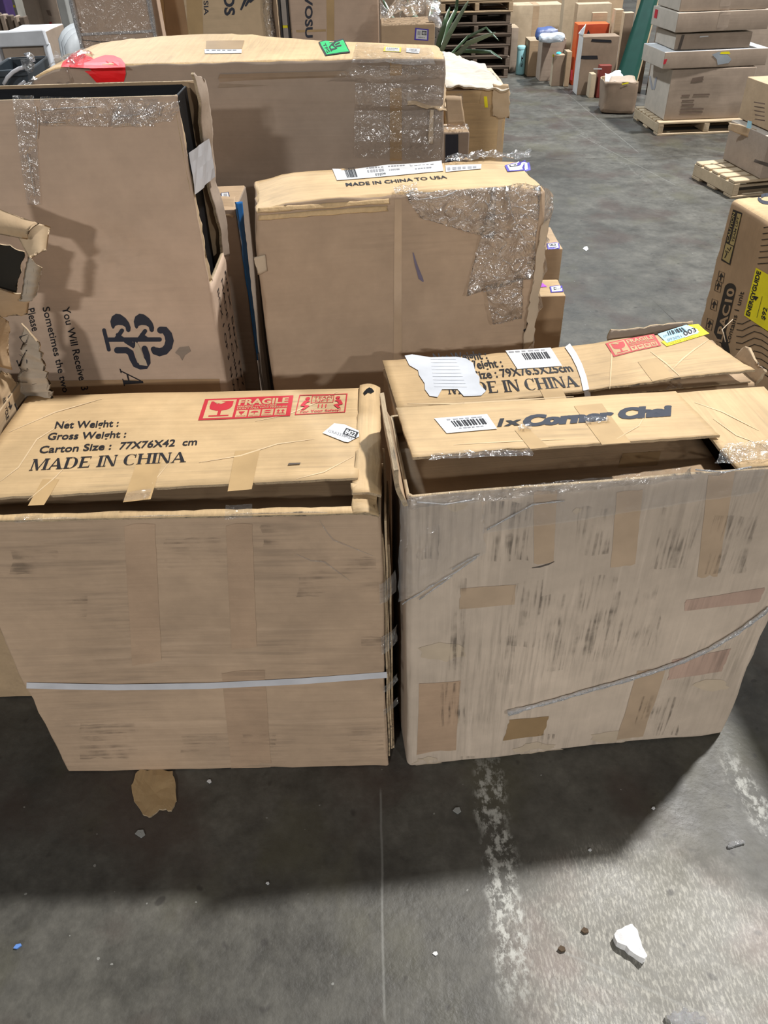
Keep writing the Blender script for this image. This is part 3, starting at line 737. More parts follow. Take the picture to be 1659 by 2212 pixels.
rt = panel(B, 'top_panel', (.585, .006, .803), (BW - .002, .004, .801), (BW, .272, .803), (.575, .272, .803), n=(12, 12), amp=.002, freq=8, seed=13, rag=(.002, 0, 0, .014), mat=KTY, back=KI)
lf = panel(B, 'lid_flap', (.02, .066, .838), (.60, .098, .811), (.59, .272, .806), (.014, .270, .818), n=(40, 12), amp=.0025, freq=6, seed=14, rag=(.007, .006, 0, .004), mat=KT, back=KI)
Decal(lf).text('1x', (1074, 922), (1124, 918), (1080, 905), INK, .04).build('printed_text')
t = Decal(lf); t.text('Corner Chai', (1128, 921), (1448, 897), (1136, 897), NAVY, .05); t.text('Corner Chai', (1130, 921), (1450, 897), (1138, 897), NAVY, .05); t.text('Corner Chai', (1126, 921), (1446, 897), (1134, 897), NAVY, .05); t.build('printed_text')
sticker(lf, [(965, 936), (1074, 928), (1052, 896), (938, 904)], lf.o, bars=(.25, .34, .9, .72), lines=((.2, .8, .9, .86), (.3, .2, .8, .26)))
for q in ([(1300, 962), (1362, 957), (1300, 872), (1240, 877)], [(1145, 972), (1185, 968), (1140, 925), (1112, 930)]):
    Decal(lf, .0008).quad(q, TAPEL, (4, 6)).build('packing_tape', lf.o)
for q in ([(922, 999), (1150, 990), (1158, 974), (930, 982)], [(1120, 935), (1150, 932), (1146, 918), (1118, 922)], [(1265, 918), (1318, 914), (1316, 902), (1258, 906)]):
    d = Decal(lf, .002); d.quad(q, FILMC, (14, 3), wr=.005, wf=70, rag=.15); d.build('clear_film', lf.o)
d = Decal(rt, .002); d.quad([(1540, 1008), (1700, 996), (1690, 950), (1560, 965)], FILMC, (16, 6), wr=.006, wf=60, rag=.1); d.build('clear_film', rt.o)
Decal(rt, .0008).quad([(1440, 905), (1492, 902), (1470, 866), (1420, 868)], TAPEL, (4, 6)).build('packing_tape', rt.o)
creases(rt, [[(1540, 905), (1590, 940), (1640, 960)], [(1500, 870), (1560, 890), (1640, 930)]], CRS, 2.4, parent=rt.o)
creases(lf, [[(980, 960), (1100, 955), (1220, 950)], [(1330, 950), (1380, 920), (1400, 885)]], CRS, 2.2, parent=lf.o)
# front: tape, torn patches, smudges, film
fbF = fb.front
for q, m in (([(1153, 1220), (1196, 1218), (1204, 1056), (1152, 1060)], TAPE), ([(1318, 1226), (1372, 1222), (1390, 1054), (1332, 1060)], TAPE),
             ([(1505, 1250), (1550, 1246), (1588, 1016), (1530, 1022)], TAPE),
             ([(990, 1316), (1112, 1306), (1116, 1262), (994, 1270)], TAPE), ([(1478, 1320), (1640, 1300), (1655, 1268), (1478, 1296)], card('rosy_tape', (.46, .32, .25), 'z', .4, .2, rough=.4, seed=22)),
             ([(1085, 1600), (1174, 1588), (1188, 1546), (1100, 1554)], TAPED),
             ([(1330, 1600), (1388, 1592), (1440, 1440), (1376, 1448)], TAPE), ([(900, 1630), (985, 1620), (995, 1470), (905, 1476)], card('taped_kraft', (.405, .27, .15))),
             ([(1440, 1470), (1560, 1450), (1580, 1400), (1450, 1425)], card('rosy_tape', (1, 1, 1)))):
    Decal(fbF, .0009).quad(q, m, (5, 8), rag=.05, seed=int(q[0][0])).build('packing_tape')
rnd = random.Random(5)
def pblob(cx, cy, rx, ry, n=16, j=.25): return [(cx + rx * math.cos(2 * math.pi * k / n) * (1 + rnd.uniform(-j, j)), cy - ry * math.sin(2 * math.pi * k / n) * (1 + rnd.uniform(-j, j))) for k in range(n)]
for c in ((950, 1408, 50, 20), (950, 1560, 46, 19), (925, 1650, 32, 14), (1160, 1618, 46, 14), (1320, 1592, 42, 12), (1540, 1480, 36, 12), (985, 1090, 24, 14)):
    Decal(fbF, .0007).blob(pblob(*c), PALE).build('torn_liner_patch')
for k, (x0, y0, x1, y1) in enumerate(((920, 1084, 990, 1112), (1045, 1080, 1150, 1215), (1105, 1250, 1175, 1400), (1250, 1240, 1350, 1430), (975, 1240, 1010, 1450), (1080, 1370, 1115, 1480), (1430, 1090, 1520, 1230), (950, 1470, 1008, 1570), (1160, 1584, 1212, 1610), (990, 1632, 1040, 1662), (900, 1130, 950, 1210), (1350, 1260, 1440, 1410), (1165, 1280, 1250, 1450), (1540, 1110, 1640, 1240), (1250, 1090, 1330, 1200), (1380, 1500, 1480, 1590))):
    sl = -(x0 - 870) * .00032 * (y1 - y0)
    Decal(fbF, .0012).quad([(x0 + sl, y1), (x1 + sl, y1), (x1, y0), (x0, y0)], GRZ, (4, 6), rag=.12, seed=k).build('rubbed_grime')
d = Decal(fbF, .004); d.quad([(858, 1300), (1050, 1190), (1040, 1060), (862, 1070)], FILMB, (20, 16), wr=.006, wf=24, rag=.04); d.build('stretch_film')
d = Decal(fbF, .004); d.quad([(1040, 1150), (1640, 1060), (1655, 1000), (1040, 1062)], FILMB, (40, 12), wr=.004, wf=18, rag=.03); d.build('stretch_film')
d = Decal(fb.front, .003); d.quad([(872, 1096), (1500, 1030), (1500, 1002), (872, 1068)], FILMC, (50, 4), wr=.006, wf=40, rag=.1); d.build('stretch_film')
rope = [(1095, 1536), (1140, 1524), (1200, 1508), (1266, 1488), (1340, 1468), (1420, 1443), (1473, 1424), (1530, 1398), (1590, 1362), (1640, 1325), (1665, 1304)]
pts = []
for p, q in zip(rope, rope[1:]):
    for k in range(4): pts.append((p[0] + (q[0] - p[0]) * k / 4, p[1] + (q[1] - p[1]) * k / 4))
ctr = [fbF.at(*fbF.uv(*p), .006) for p in pts]
tube('twisted_film_rope', ctr, .0042, film('film_rope', gloss=.45, rough=.12, scale=160, strength=1.0, milky=.55), B, 8, taper=[1.7 if i < 3 else (.8 + .5 * abs(math.sin(i * 1.9))) for i in range(len(ctr))])
def folds(surf, T, lines, r_=.0016, mat=None):
    for pts in lines:
        c_ = []
        for p, q in zip(pts, pts[1:]):
            for k in range(4): c_.append(surf.at(*surf.uv(p[0] + (q[0] - p[0]) * k / 4, p[1] + (q[1] - p[1]) * k / 4), .006))
        tube('film_fold', c_, r_, mat or MATS['film_rope'], T, 6, taper=[.4 + .8 * abs(math.sin(1 + i * 1.7)) for i in range(len(c_))])
folds(fbF, B, [[(868, 1301), (930, 1262), (985, 1230), (1042, 1190)], [(975, 1225), (1010, 1205), (1042, 1190)], [(905, 1290), (1000, 1222)], [(1050, 1140), (1150, 1085), (1240, 1075)], [(900, 1080), (960, 1085), (1040, 1072)], [(1500, 1010), (1560, 1016), (1640, 1000)]])
d = Decal(fbF, .0012); d.stroke([(1149, 1226), (1165, 1224), (1185, 1218), (1197, 1212)], [1.5, 3, 3, 1.5], SMUDGE, cap=False); d.build('tear')
d = Decal(fbF, .0012); d.blob([(1236, 1104), (1244, 1096), (1258, 1098), (1252, 1106), (1242, 1110)], PALE); d.build('tear')

# ------------------------------------------------------------------ carton behind it, 79X76.5X25cm
C_ = Thing('carton', 'kraft carton printed 79X76.5X25cm behind the open carton, torn white label on top', 'carton', (.0309, 1.396, 0), .11679)
CW, CD, CH = .8014, .22, .752
cb = Box(C_, CW, CD, CH, r=.007, amp=.003, seed=41, crumple=.002); cb.build(KM, mats=(KM, KI, KM))
cl = panel(C_, 'lid_flap', (.004, .008, .763), (CW - .025, -.012, .795), (CW - .06, CD - .03, .79), (.0, CD, .768), n=(44, 12), amp=.003, freq=6, seed=42, rag=(.008, .006, .008, 0),
           bend=lambda u, v: -.009 * math.sin(min(1, u / .75) * math.pi), mat=KT, back=KI)
ci = panel(C_, 'inner_flap', (.42, .002, .756), (CW - .02, .002, .758), (CW - .02, .15, .76), (.42, .15, .758), th=.003, n=(12, 4), amp=.001, mat=KM)
cbk = panel(C_, 'back_flap', (.53, CD + .004, .752), (CW - .05, CD + .004, .752), (CW - .055, CD + .006, .80), (.535, CD + .006, .795), n=(14, 4), amp=.003, freq=9, seed=43, rag=(0, .006, .008, .012), mat=KX, back=KX)
cr = panel(C_, 'side_flap', (CW - .002, .004, .735), (CW - .002, .12, .74), (CW + .012, .10, .80), (CW + .016, .0, .785), n=(12, 6), th=.007, amp=.006, freq=22, seed=44, rag=(.004, .01, .016, .008), mat=KX, back=KM)
Decal(cl).text('Net Weight :', (938, 777), (1054, 768), (934, 759), INK, .02).build('printed_text')
Decal(cl).text('Gross Weight :', (946, 796), (1088, 786), (942, 778), INK, .02).build('printed_text')
Decal(cl).text('Carton Size : 79X76.5X25cm', (948, 818), (1240, 796), (944, 801), INK, .02).build('printed_text')
Decal(cl).text('MADE IN CHINA', (968, 847), (1254, 829), (965, 822), INK, serif=True).build('printed_text')
d = Decal(cl, .002)
d.blob([(874, 768), (890, 764), (930, 768), (985, 765), (1006, 768), (1022, 778), (1028, 800), (1036, 808), (1036, 824), (1050, 838), (1040, 848), (1018, 850), (1002, 851), (1020, 836), (985, 836), (950, 838), (945, 856), (928, 854), (918, 840), (917, 826), (905, 808), (903, 798), (884, 788)], TORNP, 4)
lbo = d.build('torn_label', cl.o)
t = Decal(cl, .0026)
for k in range(9):
    y = 772 + k * 7.5; t.stroke([(930 + k, y), (985 + k * 3, y - 2)], 1.6, plain('ghost_print', (.6, .63, .68), .7), cap=False)
t.build('label_print', lbo)
sticker(cl, [(1118, 792), (1215, 785), (1190, 746), (1092, 752)], cl.o, bars=(.3, .42, .88, .78), lines=((.05, .86, .9, .92),))
d = Decal(cl, .0022); d.stroke([(1226, 742), (1240, 762), (1252, 785), (1261, 810), (1267, 838)], 13, STRAP, cap=False); d.build('plastic_strap')
d = Decal(cb.front, .0022); d.stroke([(1267, 842), (1269, 858), (1271, 875)], 13, STRAP, cap=False); d.build('plastic_strap')
fragile(cl, (1308, 741), (1412, 723), (1428, 748), (1326, 769), REDF, fine=False)
creases(cl, [[(1318, 836), (1320, 800), (1322, 765), (1318, 745)], [(1450, 800), (1475, 775), (1500, 755), (1530, 735)], [(1405, 760), (1440, 785), (1468, 812)], [(880, 872), (980, 868), (1130, 856), (1240, 850)]], CRS, 3.0, parent=cl.o)
# number labels in the far right corner
q = [cl.uv(*p) for p in ((1446, 741), (1515, 729), (1530, 718), (1486, 703))]
d = Decal(cl, .0014); d.raw([cl.uv(*p) for p in ((1428, 740), (1440, 750), (1532, 722), (1522, 715), (1508, 702), (1486, 704), (1490, 716))], [(0, 1, 2, 3, 4, 5, 6)], YEL); o = d.build('yellow_label', cl.o)
d = Decal(cl, .002); d.raw([cl.uv(*p) for p in ((1420, 724), (1440, 743), (1508, 722), (1506, 714), (1482, 704))], [(0, 1, 2, 3, 4)], CYANL); d.build('blue_label', cl.o)
d = Decal(cl, .0026); d.raw([cl.uv(*p) for p in ((1474, 724), (1480, 732), (1510, 720), (1500, 712))], [(0, 1, 2, 3)], WHITE); d.text('003', (1478, 729), (1505, 719), (1473, 720), INK, .02, .0006)
barcode(d, [cl.uv(*p) for p in ((1444, 728), (1482, 717), (1474, 710), (1440, 719))], INK, 14); d.text('09', (1434, 732), (1443, 729), (1431, 728), GREYP, 0, .0003); d.text('093051', (1443, 740), (1473, 731), (1440, 735), GREYP, 0, .0003)
d.text('2 AFTER 220800 N', (1441, 748), (1512, 728), (1439, 745), plain('olive_print', (.35, .3, .02)), 0, .0003); d.build('label_print', o)
for q in ([(1310, 852), (1375, 842), (1340, 798), (1290, 806)],): Decal(cl, .0008).quad([(1410, 822), (1456, 814), (1420, 772), (1378, 780)], TAPEL, (4, 6)).build('packing_tape', cl.o)
d = Decal(cl, .0008); d.quad([(1185, 870), (1230, 864), (1205, 815), (1160, 822)], TAPEL, (4, 5)); d.build('packing_tape', cl.o)
for q in ([(956, 886), (1006, 880), (1002, 866), (952, 872)], [(1186, 873), (1232, 868), (1230, 854), (1182, 860)]):
    d = Decal(cb.front, .003); d.quad(q, TAPEC, (12, 3), wr=.006, wf=120); d.build('clear_tape')
d = Decal(ci, .003); d.quad([(1436, 850), (1476, 846), (1474, 832), (1440, 836)], FILMC, (10, 5), wr=.008, wf=80, rag=.2); d.build('clear_tape', ci.o)
tube('loose_twine', [C_.M.inverted() @ aty(x, y, Y) for x, y, Y in ((1567, 739, 1.70), (1563, 722, 1.71), (1560, 712, 1.72), (1570, 702, 1.74), (1583, 690, 1.76))], .0012, PALE, C_, 6)

# ------------------------------------------------------------------ tall carton behind the front left one
D_ = Thing('carton', 'tall torn-open carton with printed tree logo behind the front left carton', 'carton', (-1.0714, 1.65, 0), 0)
DW, DD, DH = 0.705, .22, 1.3152
def d_dent(p):
    q = V(p)
    if p.y < .02:      # creased dents of the front board
        def valley(x0, z0, x1, z1, w, dep):
            a = V((x0, z0)); b = V((x1, z1)); t = V((p.x, p.z)) - a; e = b - a
            k = max(0, min(1, t.dot(e) / e.length_squared)); dd = (t - e * k).length
            return dep * math.exp(-(dd / w) ** 2) * (.35 + .65 * math.sin(math.pi * max(.05, min(.95, k))))
        q.y += valley(0.4286, 1.0955, 0.5839, 0.9884, .016, .012) + valley(0.4286, 1.0527, 0.5357, 0.9616, .012, .010) - valley(0.4393, 1.0741, 0.5679, 0.9723, .012, .006)
        q.y += valley(0.7071, 0.742, 0.5571, 0.742, .02, .004)
    return q
db = Box(D_, DW, DD, DH, r=.011, amp=.004, freq=3, seed=51, crumple=.003, custom=d_dent, step=.024, open_top=True,
         skip=lambda side, p: (side == 'right' and p.z > 0.9402) or (side == 'back' and p.z > 1.3052))
db.build(KD, mats=(KD, KI, KD))
panel(D_, 'torn_side_flap', (DW - .004, .185, 0.9295), (DW + .008, .232, 0.9187), (DW + .01, .225, 1.3152), (DW - .006, .175, 1.3312), n=(6, 40), th=.006, amp=.004, freq=20, seed=52,
      rag=(.01, .012, .02, .010), bend=lambda u, v: .006 * math.sin(v * 9), mat=KX, back=KI)
panel(D_, 'torn_side_flap', (DW - .012, .004, 0.9455), (DW + .002, .03, 0.9402), (DW - .006, .014, 1.2777), (DW - .012, .002, 1.297), n=(4, 40), th=.003, amp=.004, freq=18, seed=53, rag=(.01, .012, .01, 0), mat=KP, back=KI)
d = Decal(Surf(D_, lambda u, v: V((DW - .004 + .006 * u, .004 + .20 * u, 1.133 + .08 * v - .02 * u))), 0)
d.quad([(0, 0), (1, 0), (1, 1), (0, 1)], plain('grey_tape', (.42, .42, .44), .35, .5), (8, 4), wr=.004, uvs=True); lbl(d.build('tape_strip', D_), 'grey tape across the torn opening')
bd = Thing('interior_shade_panel', 'black panel added inside the tall torn carton for its shaded interior', 'panel', (-1.0554, 1.6849999999999998, .008), 0)  # added black panel; its colour stands in for the shade inside
bar('panel_core', (0, 0, 0), (0.6589, .165, 1.2932), plain('interior_shade_black', (.006, .006, .0065), .9, .0), bd)
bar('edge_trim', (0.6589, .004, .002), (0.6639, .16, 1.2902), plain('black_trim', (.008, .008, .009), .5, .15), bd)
F_ = db.front
d = Decal(F_, .003); d.quad([(82, 270), (335, 272), (345, 212), (85, 206)], FILMC, (26, 8), wr=.006, wf=22, rag=.05); d.build('clear_tape')
d = Decal(F_, .003); d.quad([(60, 440), (90, 440), (75, 205), (28, 205)], TAPEC, (5, 20), wr=.004, wf=22); d.build('clear_tape')
d = Decal(F_, .003); d.quad([(240, 275), (372, 260), (390, 216), (250, 222)], TAPEC, (16, 6), wr=.005, wf=26); d.build('clear_tape')
for q, m in (([(92, 862), (478, 858), (474, 818), (90, 822)], card('tape_band', (.35, .23, .13), 'x', .2, .2, rough=.4, seed=24)),): Decal(F_, .0009).quad(q, m, (16, 3)).build('packing_tape')
folds(F_, D_, [[(92, 236), (140, 232), (230, 228)], [(96, 262), (160, 264)], [(245, 250), (330, 244)], [(78, 228), (84, 260), (80, 310)], [(62, 330), (72, 390), (80, 432)], [(262, 222), (240, 268)], [(350, 228), (342, 258)]], .0012)
# ink: tree logo lying on its side
t = Decal(F_, .0012)
sc_ = lambda pts: [(180 + x * .217, 640 + y * .217) for x, y in pts]
t.stroke(sc_([(207, 335), (255, 530)]), 8, NAVY)
t.stroke(sc_([(240, 430), (760, 428)]), 9.5, NAVY)
t.stroke(sc_([(330, 420), (385, 340)]), 9, NAVY); t.stroke(sc_([(340, 380), (400, 425)]), 7, NAVY)
t.stroke(sc_([(560, 420), (615, 345)]), 9, NAVY); t.stroke(sc_([(580, 380), (640, 425)]), 7, NAVY)
t.stroke(sc_([(430, 440), (500, 490), (520, 440)]), 12, NAVY)
for x0 in (0, 233):
    crown = [(270 + x0, 250), (285 + x0, 200), (325 + x0, 172), (370 + x0, 178), (420 + x0, 215), (455 + x0, 260), (472 + x0, 310), (468 + x0, 345), (450 + x0, 356), (430 + x0, 345), (420 + x0, 305), (395 + x0, 288), (350 + x0, 284), (318 + x0, 292), (308 + x0, 315), (295 + x0, 322), (280 + x0, 300)]
    t.raw([F_.uv(*p) for p in sc_(crown)], [tuple(range(len(crown) - 1, -1, -1))], NAVY)
t.stroke(sc_([(770, 335), (810, 335), (845, 380), (860, 440), (845, 500), (810, 540), (760, 555), (710, 540), (700, 525)]), [15, 16, 17, 18, 18, 18, 18, 16, 12], NAVY)
t.stroke(sc_([(340, 535), (430, 535), (470, 560), (490, 620), (520, 680), (570, 700), (620, 695), (640, 660), (635, 590), (610, 520)]), [14, 14, 14, 13, 12, 12, 13, 13, 13, 13], NAVY)
lbl(t.build('tree_logo'), 'dark navy tree logo printed sideways')
d = Decal(F_, .0016); d.raw([F_.uv(*p) for p in sc_([(520, 450), (545, 470), (575, 530), (600, 600), (625, 640), (640, 690), (560, 680), (530, 600), (515, 540)])], [tuple(range(8, -1, -1))], PALE); d.build('torn_patch')
d = Decal(F_, .0016); d.raw([F_.uv(*p) for p in sc_([(915, 560), (960, 505), (1050, 495), (1070, 545), (1010, 585), (985, 635), (960, 590)])], [tuple(range(6, -1, -1))], KX); d.build('torn_patch')
D_text = lambda b, p0, p1, pu, bold=.015, **k: Decal(F_).text(b, p0, p1, pu, INK, bold, **k).build('printed_text')
D_text('A', (258, 795), (268, 833), (305, 806), serif=True)
D_text('You Will Receive  3 Boxes', (134, 664), (190, 900), (150, 661), .01)
D_text('Sometimes the two boxes', (92, 664), (150, 905), (107, 661), .01)
D_text('Please', (58, 668), (70, 716), (74, 664), .01)
R_ = db.right
for k, body in enumerate(('BOX 1 OF 3  N.W. 10.2 KGS', 'MADE IN CHINA SIZE : M', '60X 50X 107 CM')):
    t = Decal(R_); t.text(body, (.24 + k * .26, .69), (.24 + k * .26, .37), (.33 + k * .26, .69), INK, .0, uvs=True); t.build('printed_text')

# ------------------------------------------------------------------ torn carton at the left edge
G = Thing('carton', 'badly torn carton at the left edge with RECYCLE print on its side', 'carton', (-1.33, 1.285, 0), 0)
gb = Box(G, .556, .215, .80, r=.008, amp=.004, seed=61, open_top=True); gb.build(KG, mats=(KG, KI, KG))
gp = panel(G, 'torn_side_panel', (.554, .0, .76), (.557, .215, .76), (.545, .205, .83), (.53, .03, .96), n=(24, 12), amp=.005, freq=9, seed=62, rag=(0, .02, .05, .02), mat=KG, back=KI)
t = Decal(gp, .0015); t.text('RECYCLE', (3, 862), (13, 908), (9, 858), INK, .012)
t.stroke([(22, 852), (16, 858), (17, 870), (21, 880)], 2.2, INK); t.stroke([(17, 878), (21, 883), (23, 875)], 2.2, INK); t.stroke([(30, 872), (38, 890)], 2, INK); t.build('printed_text', gp.o)
ivM = G.M.inverted()
def gpan(name, px, seed, rag, bend=None, mat=KG, n=(16, 16), amp=.008, th=.004, back=None):
    c = [ivM @ aty(x, y, Y) for x, y, Y in px]
    return panel(G, name, *c, n=n, amp=amp, freq=16, seed=seed, rag=rag, bend=bend, mat=mat, back=back or KI, th=th)
LIN = card('torn_white_liner', (.45, .38, .3), 'x', .2, .2, seed=25, bump=.9, fine=160)
tl = gpan('torn_liner', ((32, 880, 1.49), (122, 862, 1.47), (82, 735, 1.49), (46, 690, 1.50)), 63, (0, .02, .012, .02), lambda u, v: .006 * math.sin(v * 40), LIN, amp=.004)
t = Decal(tl, .0025); t.stroke([(40, 765), (55, 778), (61, 795), (57, 803), (45, 795), (38, 780)], 2, INK); t.stroke([(46, 780), (58, 758)], 2, INK)
t.stroke([(46, 726), (60, 722), (60, 738), (47, 741), (46, 726)], 1.8, INK); t.stroke([(42, 820), (60, 823)], 2, INK); t.stroke([(70, 832), (82, 826)], 2, INK); t.build('printed_text', tl.o)
gpan('torn_flap', ((-60, 500, 1.47), (62, 520, 1.475), (98, 486, 1.50), (-60, 425, 1.50)), 64, (.012, .03, .012, 0), lambda u, v: .02 * math.sin(v * 3) * u, KG)
gpan('torn_flap', ((68, 565, 1.47), (100, 545, 1.50), (112, 490, 1.52), (22, 478, 1.50)), 65, (.02, .02, .016, .01), lambda u, v: .014 * math.sin(u * 3), KP)
gpan('torn_flap', ((38, 655, 1.46), (78, 640, 1.48), (93, 575, 1.49), (60, 548, 1.47)), 66, (.012, .015, .012, .02), lambda u, v: .012 * math.sin(u * 3) + .002 * math.sin(v * 60), LIN)
gpan('torn_flap', ((-40, 690, 1.47), (66, 680, 1.49), (72, 640, 1.49), (-40, 610, 1.47)), 67, (.016, .02, .012, 0), None, KI)
gpan('torn_flap', ((-50, 780, 1.40), (30, 800, 1.47), (20, 690, 1.49), (-50, 640, 1.45)), 68, (0, .02, .02, 0), None, KI)
gpan('cavity_shade_panel', ((-60, 640, 1.49), (40, 640, 1.50), (56, 545, 1.50), (-60, 500, 1.49)), 69, (0, .01, .01, 0), None, plain('cavity_shade_paint', (.03, .027, .022), .9, .1), amp=.01)  # near-black panel paints the shade inside the torn cavity

# ------------------------------------------------------------------ middle carton, film-wrapped
E_ = Thing('carton', 'upright carton printed MADE IN CHINA TO USA with crinkled film on its right', 'carton', (-.271, 1.728, 0), .1203)
EW, ED, EH = .662, .238, 1.092
def e_dent(p):
    q = V(p)
    k = math.exp(-((p.x - .40) ** 2 / .0008 + (p.z - .86) ** 2 / .006)); q.y += .012 * k if p.y < .03 else 0
    q.x += .012 * nz(p, 11, 3) * (1 if p.x > EW - .03 else 0) * (1 if p.z > .5 else .2)
    c = math.exp(-((p.x) ** 2 + (p.z - EH) ** 2) / .004); q.z -= .018 * c if p.z > .5 else 0; q.x += .008 * c
    c = math.exp(-((p.x - EW) ** 2 + (p.z - EH) ** 2) / .003); q.z -= .01 * c if p.z > .5 else 0; q.x -= .002 * c
    return q
eb = Box(E_, EW, ED, EH, r=.014, amp=.006, freq=4, seed=71, crumple=.006, custom=e_dent, step=.03); eb.build(KE, mats=(KE, KT, KE))
for z in (1.068, 1.083):
    panel(E_, 'folded_lip', (.01, -.004, z - .014), (EW * .46, -.005, z - .012), (EW * .46, .0, z), (.012, .002, z - .002), n=(20, 3), th=.003, amp=.003, freq=16, seed=int(z * 100), rag=(.004, .01, .003, .006), mat=KTY)
sticker(eb.top, [(728, 391), (958, 371), (954, 348), (718, 366)], None, bars=(.1, .12, .2, .9), lines=((.3, .72, .46, .92), (.3, .4, .46, .6), (.5, .7, .66, .8), (.5, .4, .6, .5), (.7, .62, .93, .8), (.74, .3, .9, .38)), txt=[((.36, .1, .46, .26), '02[09', INK, .0)])
sticker(eb.top, [(963, 373), (1039, 366), (1040, 356), (962, 359)], None, lines=((.05, .2, .9, .6),))
sticker(eb.top, [(1096, 372), (1146, 369), (1134, 347), (1085, 347)], None, border=PURPLE, lines=((.68, .1, .76, .9), (.84, .1, .92, .9)), block=((.1, .55, .55, .9), '0'))
Decal(eb.top).text('MADE IN CHINA TO USA', (748, 403), (967, 386), (746, 396), INK, .02).build('printed_text')
d = Decal(eb.front, .001); d.quad([(850, 820), (868, 820), (868, 430), (852, 430)], TAPE, (2, 30)); d.build('packing_tape')
for q, n_, w_, f_ in (([(1000, 640), (1150, 600), (1168, 392), (1060, 398)], (44, 44), .012, 15), ([(1060, 700), (1128, 690), (1130, 590), (1040, 610)], (22, 22), .012, 26), ([(905, 470), (1070, 520), (1075, 400), (860, 412)], (34, 24), .006, 12)):
    d = Decal(eb.front, .004); d.quad(q, FILMC, n_, wr=w_, wf=f_, rag=.3); d.build('stretch_film', smooth=True)
folds(eb.front, E_, [[(1042, 474), (1070, 464), (1097, 457)], [(1097, 425), (1104, 460), (1115, 488), (1136, 524)], [(1109, 443), (1124, 446), (1139, 452)], [(1046, 431), (1056, 446), (1073, 455)], [(1043, 628), (1070, 620), (1097, 615)], [(1064, 594), (1082, 601)], [(1109, 589), (1133, 577)], [(1073, 553), (1082, 535), (1098, 520)], [(1112, 410), (1122, 425), (1140, 418)], [(1118, 470), (1132, 462), (1142, 474)], [(1036, 500), (1056, 516)], [(1085, 560), (1110, 572)], [(1100, 640), (1122, 628)], [(1070, 672), (1084, 684), (1108, 676)], [(1020, 455), (1034, 446)], [(900, 430), (940, 426), (1000, 412)]], .0014)
d = Decal(eb.top, .004); d.quad([(855, 425), (905, 425), (900, 408), (850, 412)], FILMC, (10, 6), wr=.01, wf=50); d.build('stretch_film')
d = Decal(eb.top, .004); d.quad([(960, 358), (1150, 345), (1150, 330), (960, 346)], FILMC, (30, 6), wr=.01, wf=40, rag=.1); d.build('stretch_film')
d = Decal(eb.right, .004); d.quad([(0.0, .45), (1.0, .45), (1.0, .98), (.0, .98)], FILMC, (12, 30), wr=.02, wf=18, uvs=True, rag=.05); d.build('stretch_film')
panel(E_, 'torn_edge', (EW - .03, -.006, .66), (EW + .006, -.006, .70), (EW + .012, -.008, 1.02), (EW - .012, -.01, 1.0), n=(6, 34), th=.002, amp=.006, freq=24, seed=72, rag=(.02, .012, .01, .02), mat=PALE)
panel(E_, 'torn_edge', (-.006, -.003, .93), (.02, -.004, .94), (.02, -.004, .98), (-.012, -.003, .975), n=(6, 6), th=.002, amp=.002, seed=73, rag=(.005, 0, .004, .01), mat=PALE)
d = Decal(eb.front, .0016); d.stroke([(892, 545), (898, 570), (908, 600), (914, 608)], [2, 5, 9, 3], plain('violet_scuff', (.16, .14, .2), .5), cap=False); d.build('scuff')
d = Decal(eb.front, .0016); d.blob([(1130, 712), (1138, 708), (1146, 713), (1142, 722), (1134, 726)], INK); d.build('torn_hole')
sc = bpy.context.scene

# ------------------------------------------------------------------ long wide carton behind, with heart and green sticker
F = Thing('carton', 'long wide carton with a red heart and green TPS sticker along its top', 'carton', (-.862, 2.222, 0), -.0259)
FW_, FD, FH = 1.045, .33, 1.288
def f_dent(p):
    q = V(p)
    if p.z > 1.0: q.z += .022 * math.sin(math.pi * min(1, max(0, p.x / .72))) * (p.y / FD) - .02 * max(0, (p.x - .72) / .3) * (p.y / FD)
    if p.z > 1.2 and p.x < .12: q.z -= .03 * (1 - p.x / .12) ** 2
    if p.y < .02:
        for z0, dp in ((1.24, .008), (1.175, .010), (1.04, .006), (.99, .006)): q.y += dp * math.exp(-((p.z - z0 - .006 * math.sin(p.x * 5)) / .01) ** 2)
    if p.x > FW_ - .05: q.x += .01 * nz(p, 14, 5)
    return q
fbx = Box(F, FW_, FD, FH, r=.012, amp=.005, freq=4, seed=81, crumple=.005, custom=f_dent, step=.028); fbx.build(KF, mats=(KF, KTY, KF))
HRED = plain('bright_red_paint', (.78, .012, .018), .5)
ft, ff = fbx.top, fbx.front
Decal(ft, .0016).blob([(132, 146), (136, 136), (148, 126), (165, 119), (182, 119), (195, 124), (205, 133), (212, 125), (228, 120), (246, 121), (262, 128), (270, 138), (271, 147), (200, 149)], HRED, 5).build('painted_heart')
Decal(ff, .0016).blob([(172, 146), (200, 144), (235, 143), (271, 141), (272, 159), (268, 176), (240, 177), (209, 178), (192, 160)], HRED, 4).build('painted_heart')
GREEN = plain('green_sticker', (.03, .52, .17), .4)
d = Decal(ft, .002); d.quad([(703, 122), (757, 115), (741, 85), (688, 92)], INK, (4, 4)); d.quad([(706, 120), (754, 113), (739, 87), (691, 93)], GREEN, (4, 4), lift=.0004); o = d.build('green_sticker')
t = Decal(ft, .003); t.text('TPS', (697, 97), (707, 117), (703, 95), INK, .01)
t.stroke([(724, 92), (719, 100), (727, 107), (716, 110)], 4, INK); t.stroke([(736, 101), (727, 103)], 3.4, INK); t.stroke([(718, 97), (712, 104), (716, 112)], 3, INK); t.stroke([(725, 99), (733, 95)], 3, INK); t.build('label_print', o)
sticker(ft, [(443, 117), (522, 116), (522, 108), (442, 108)], None, lines=((.05, .6, .9, .9),))
Decal(ft, .001).quad([(445, 107), (522, 107), (528, 88), (446, 89)], TAPED, (6, 4)).build('packing_tape')
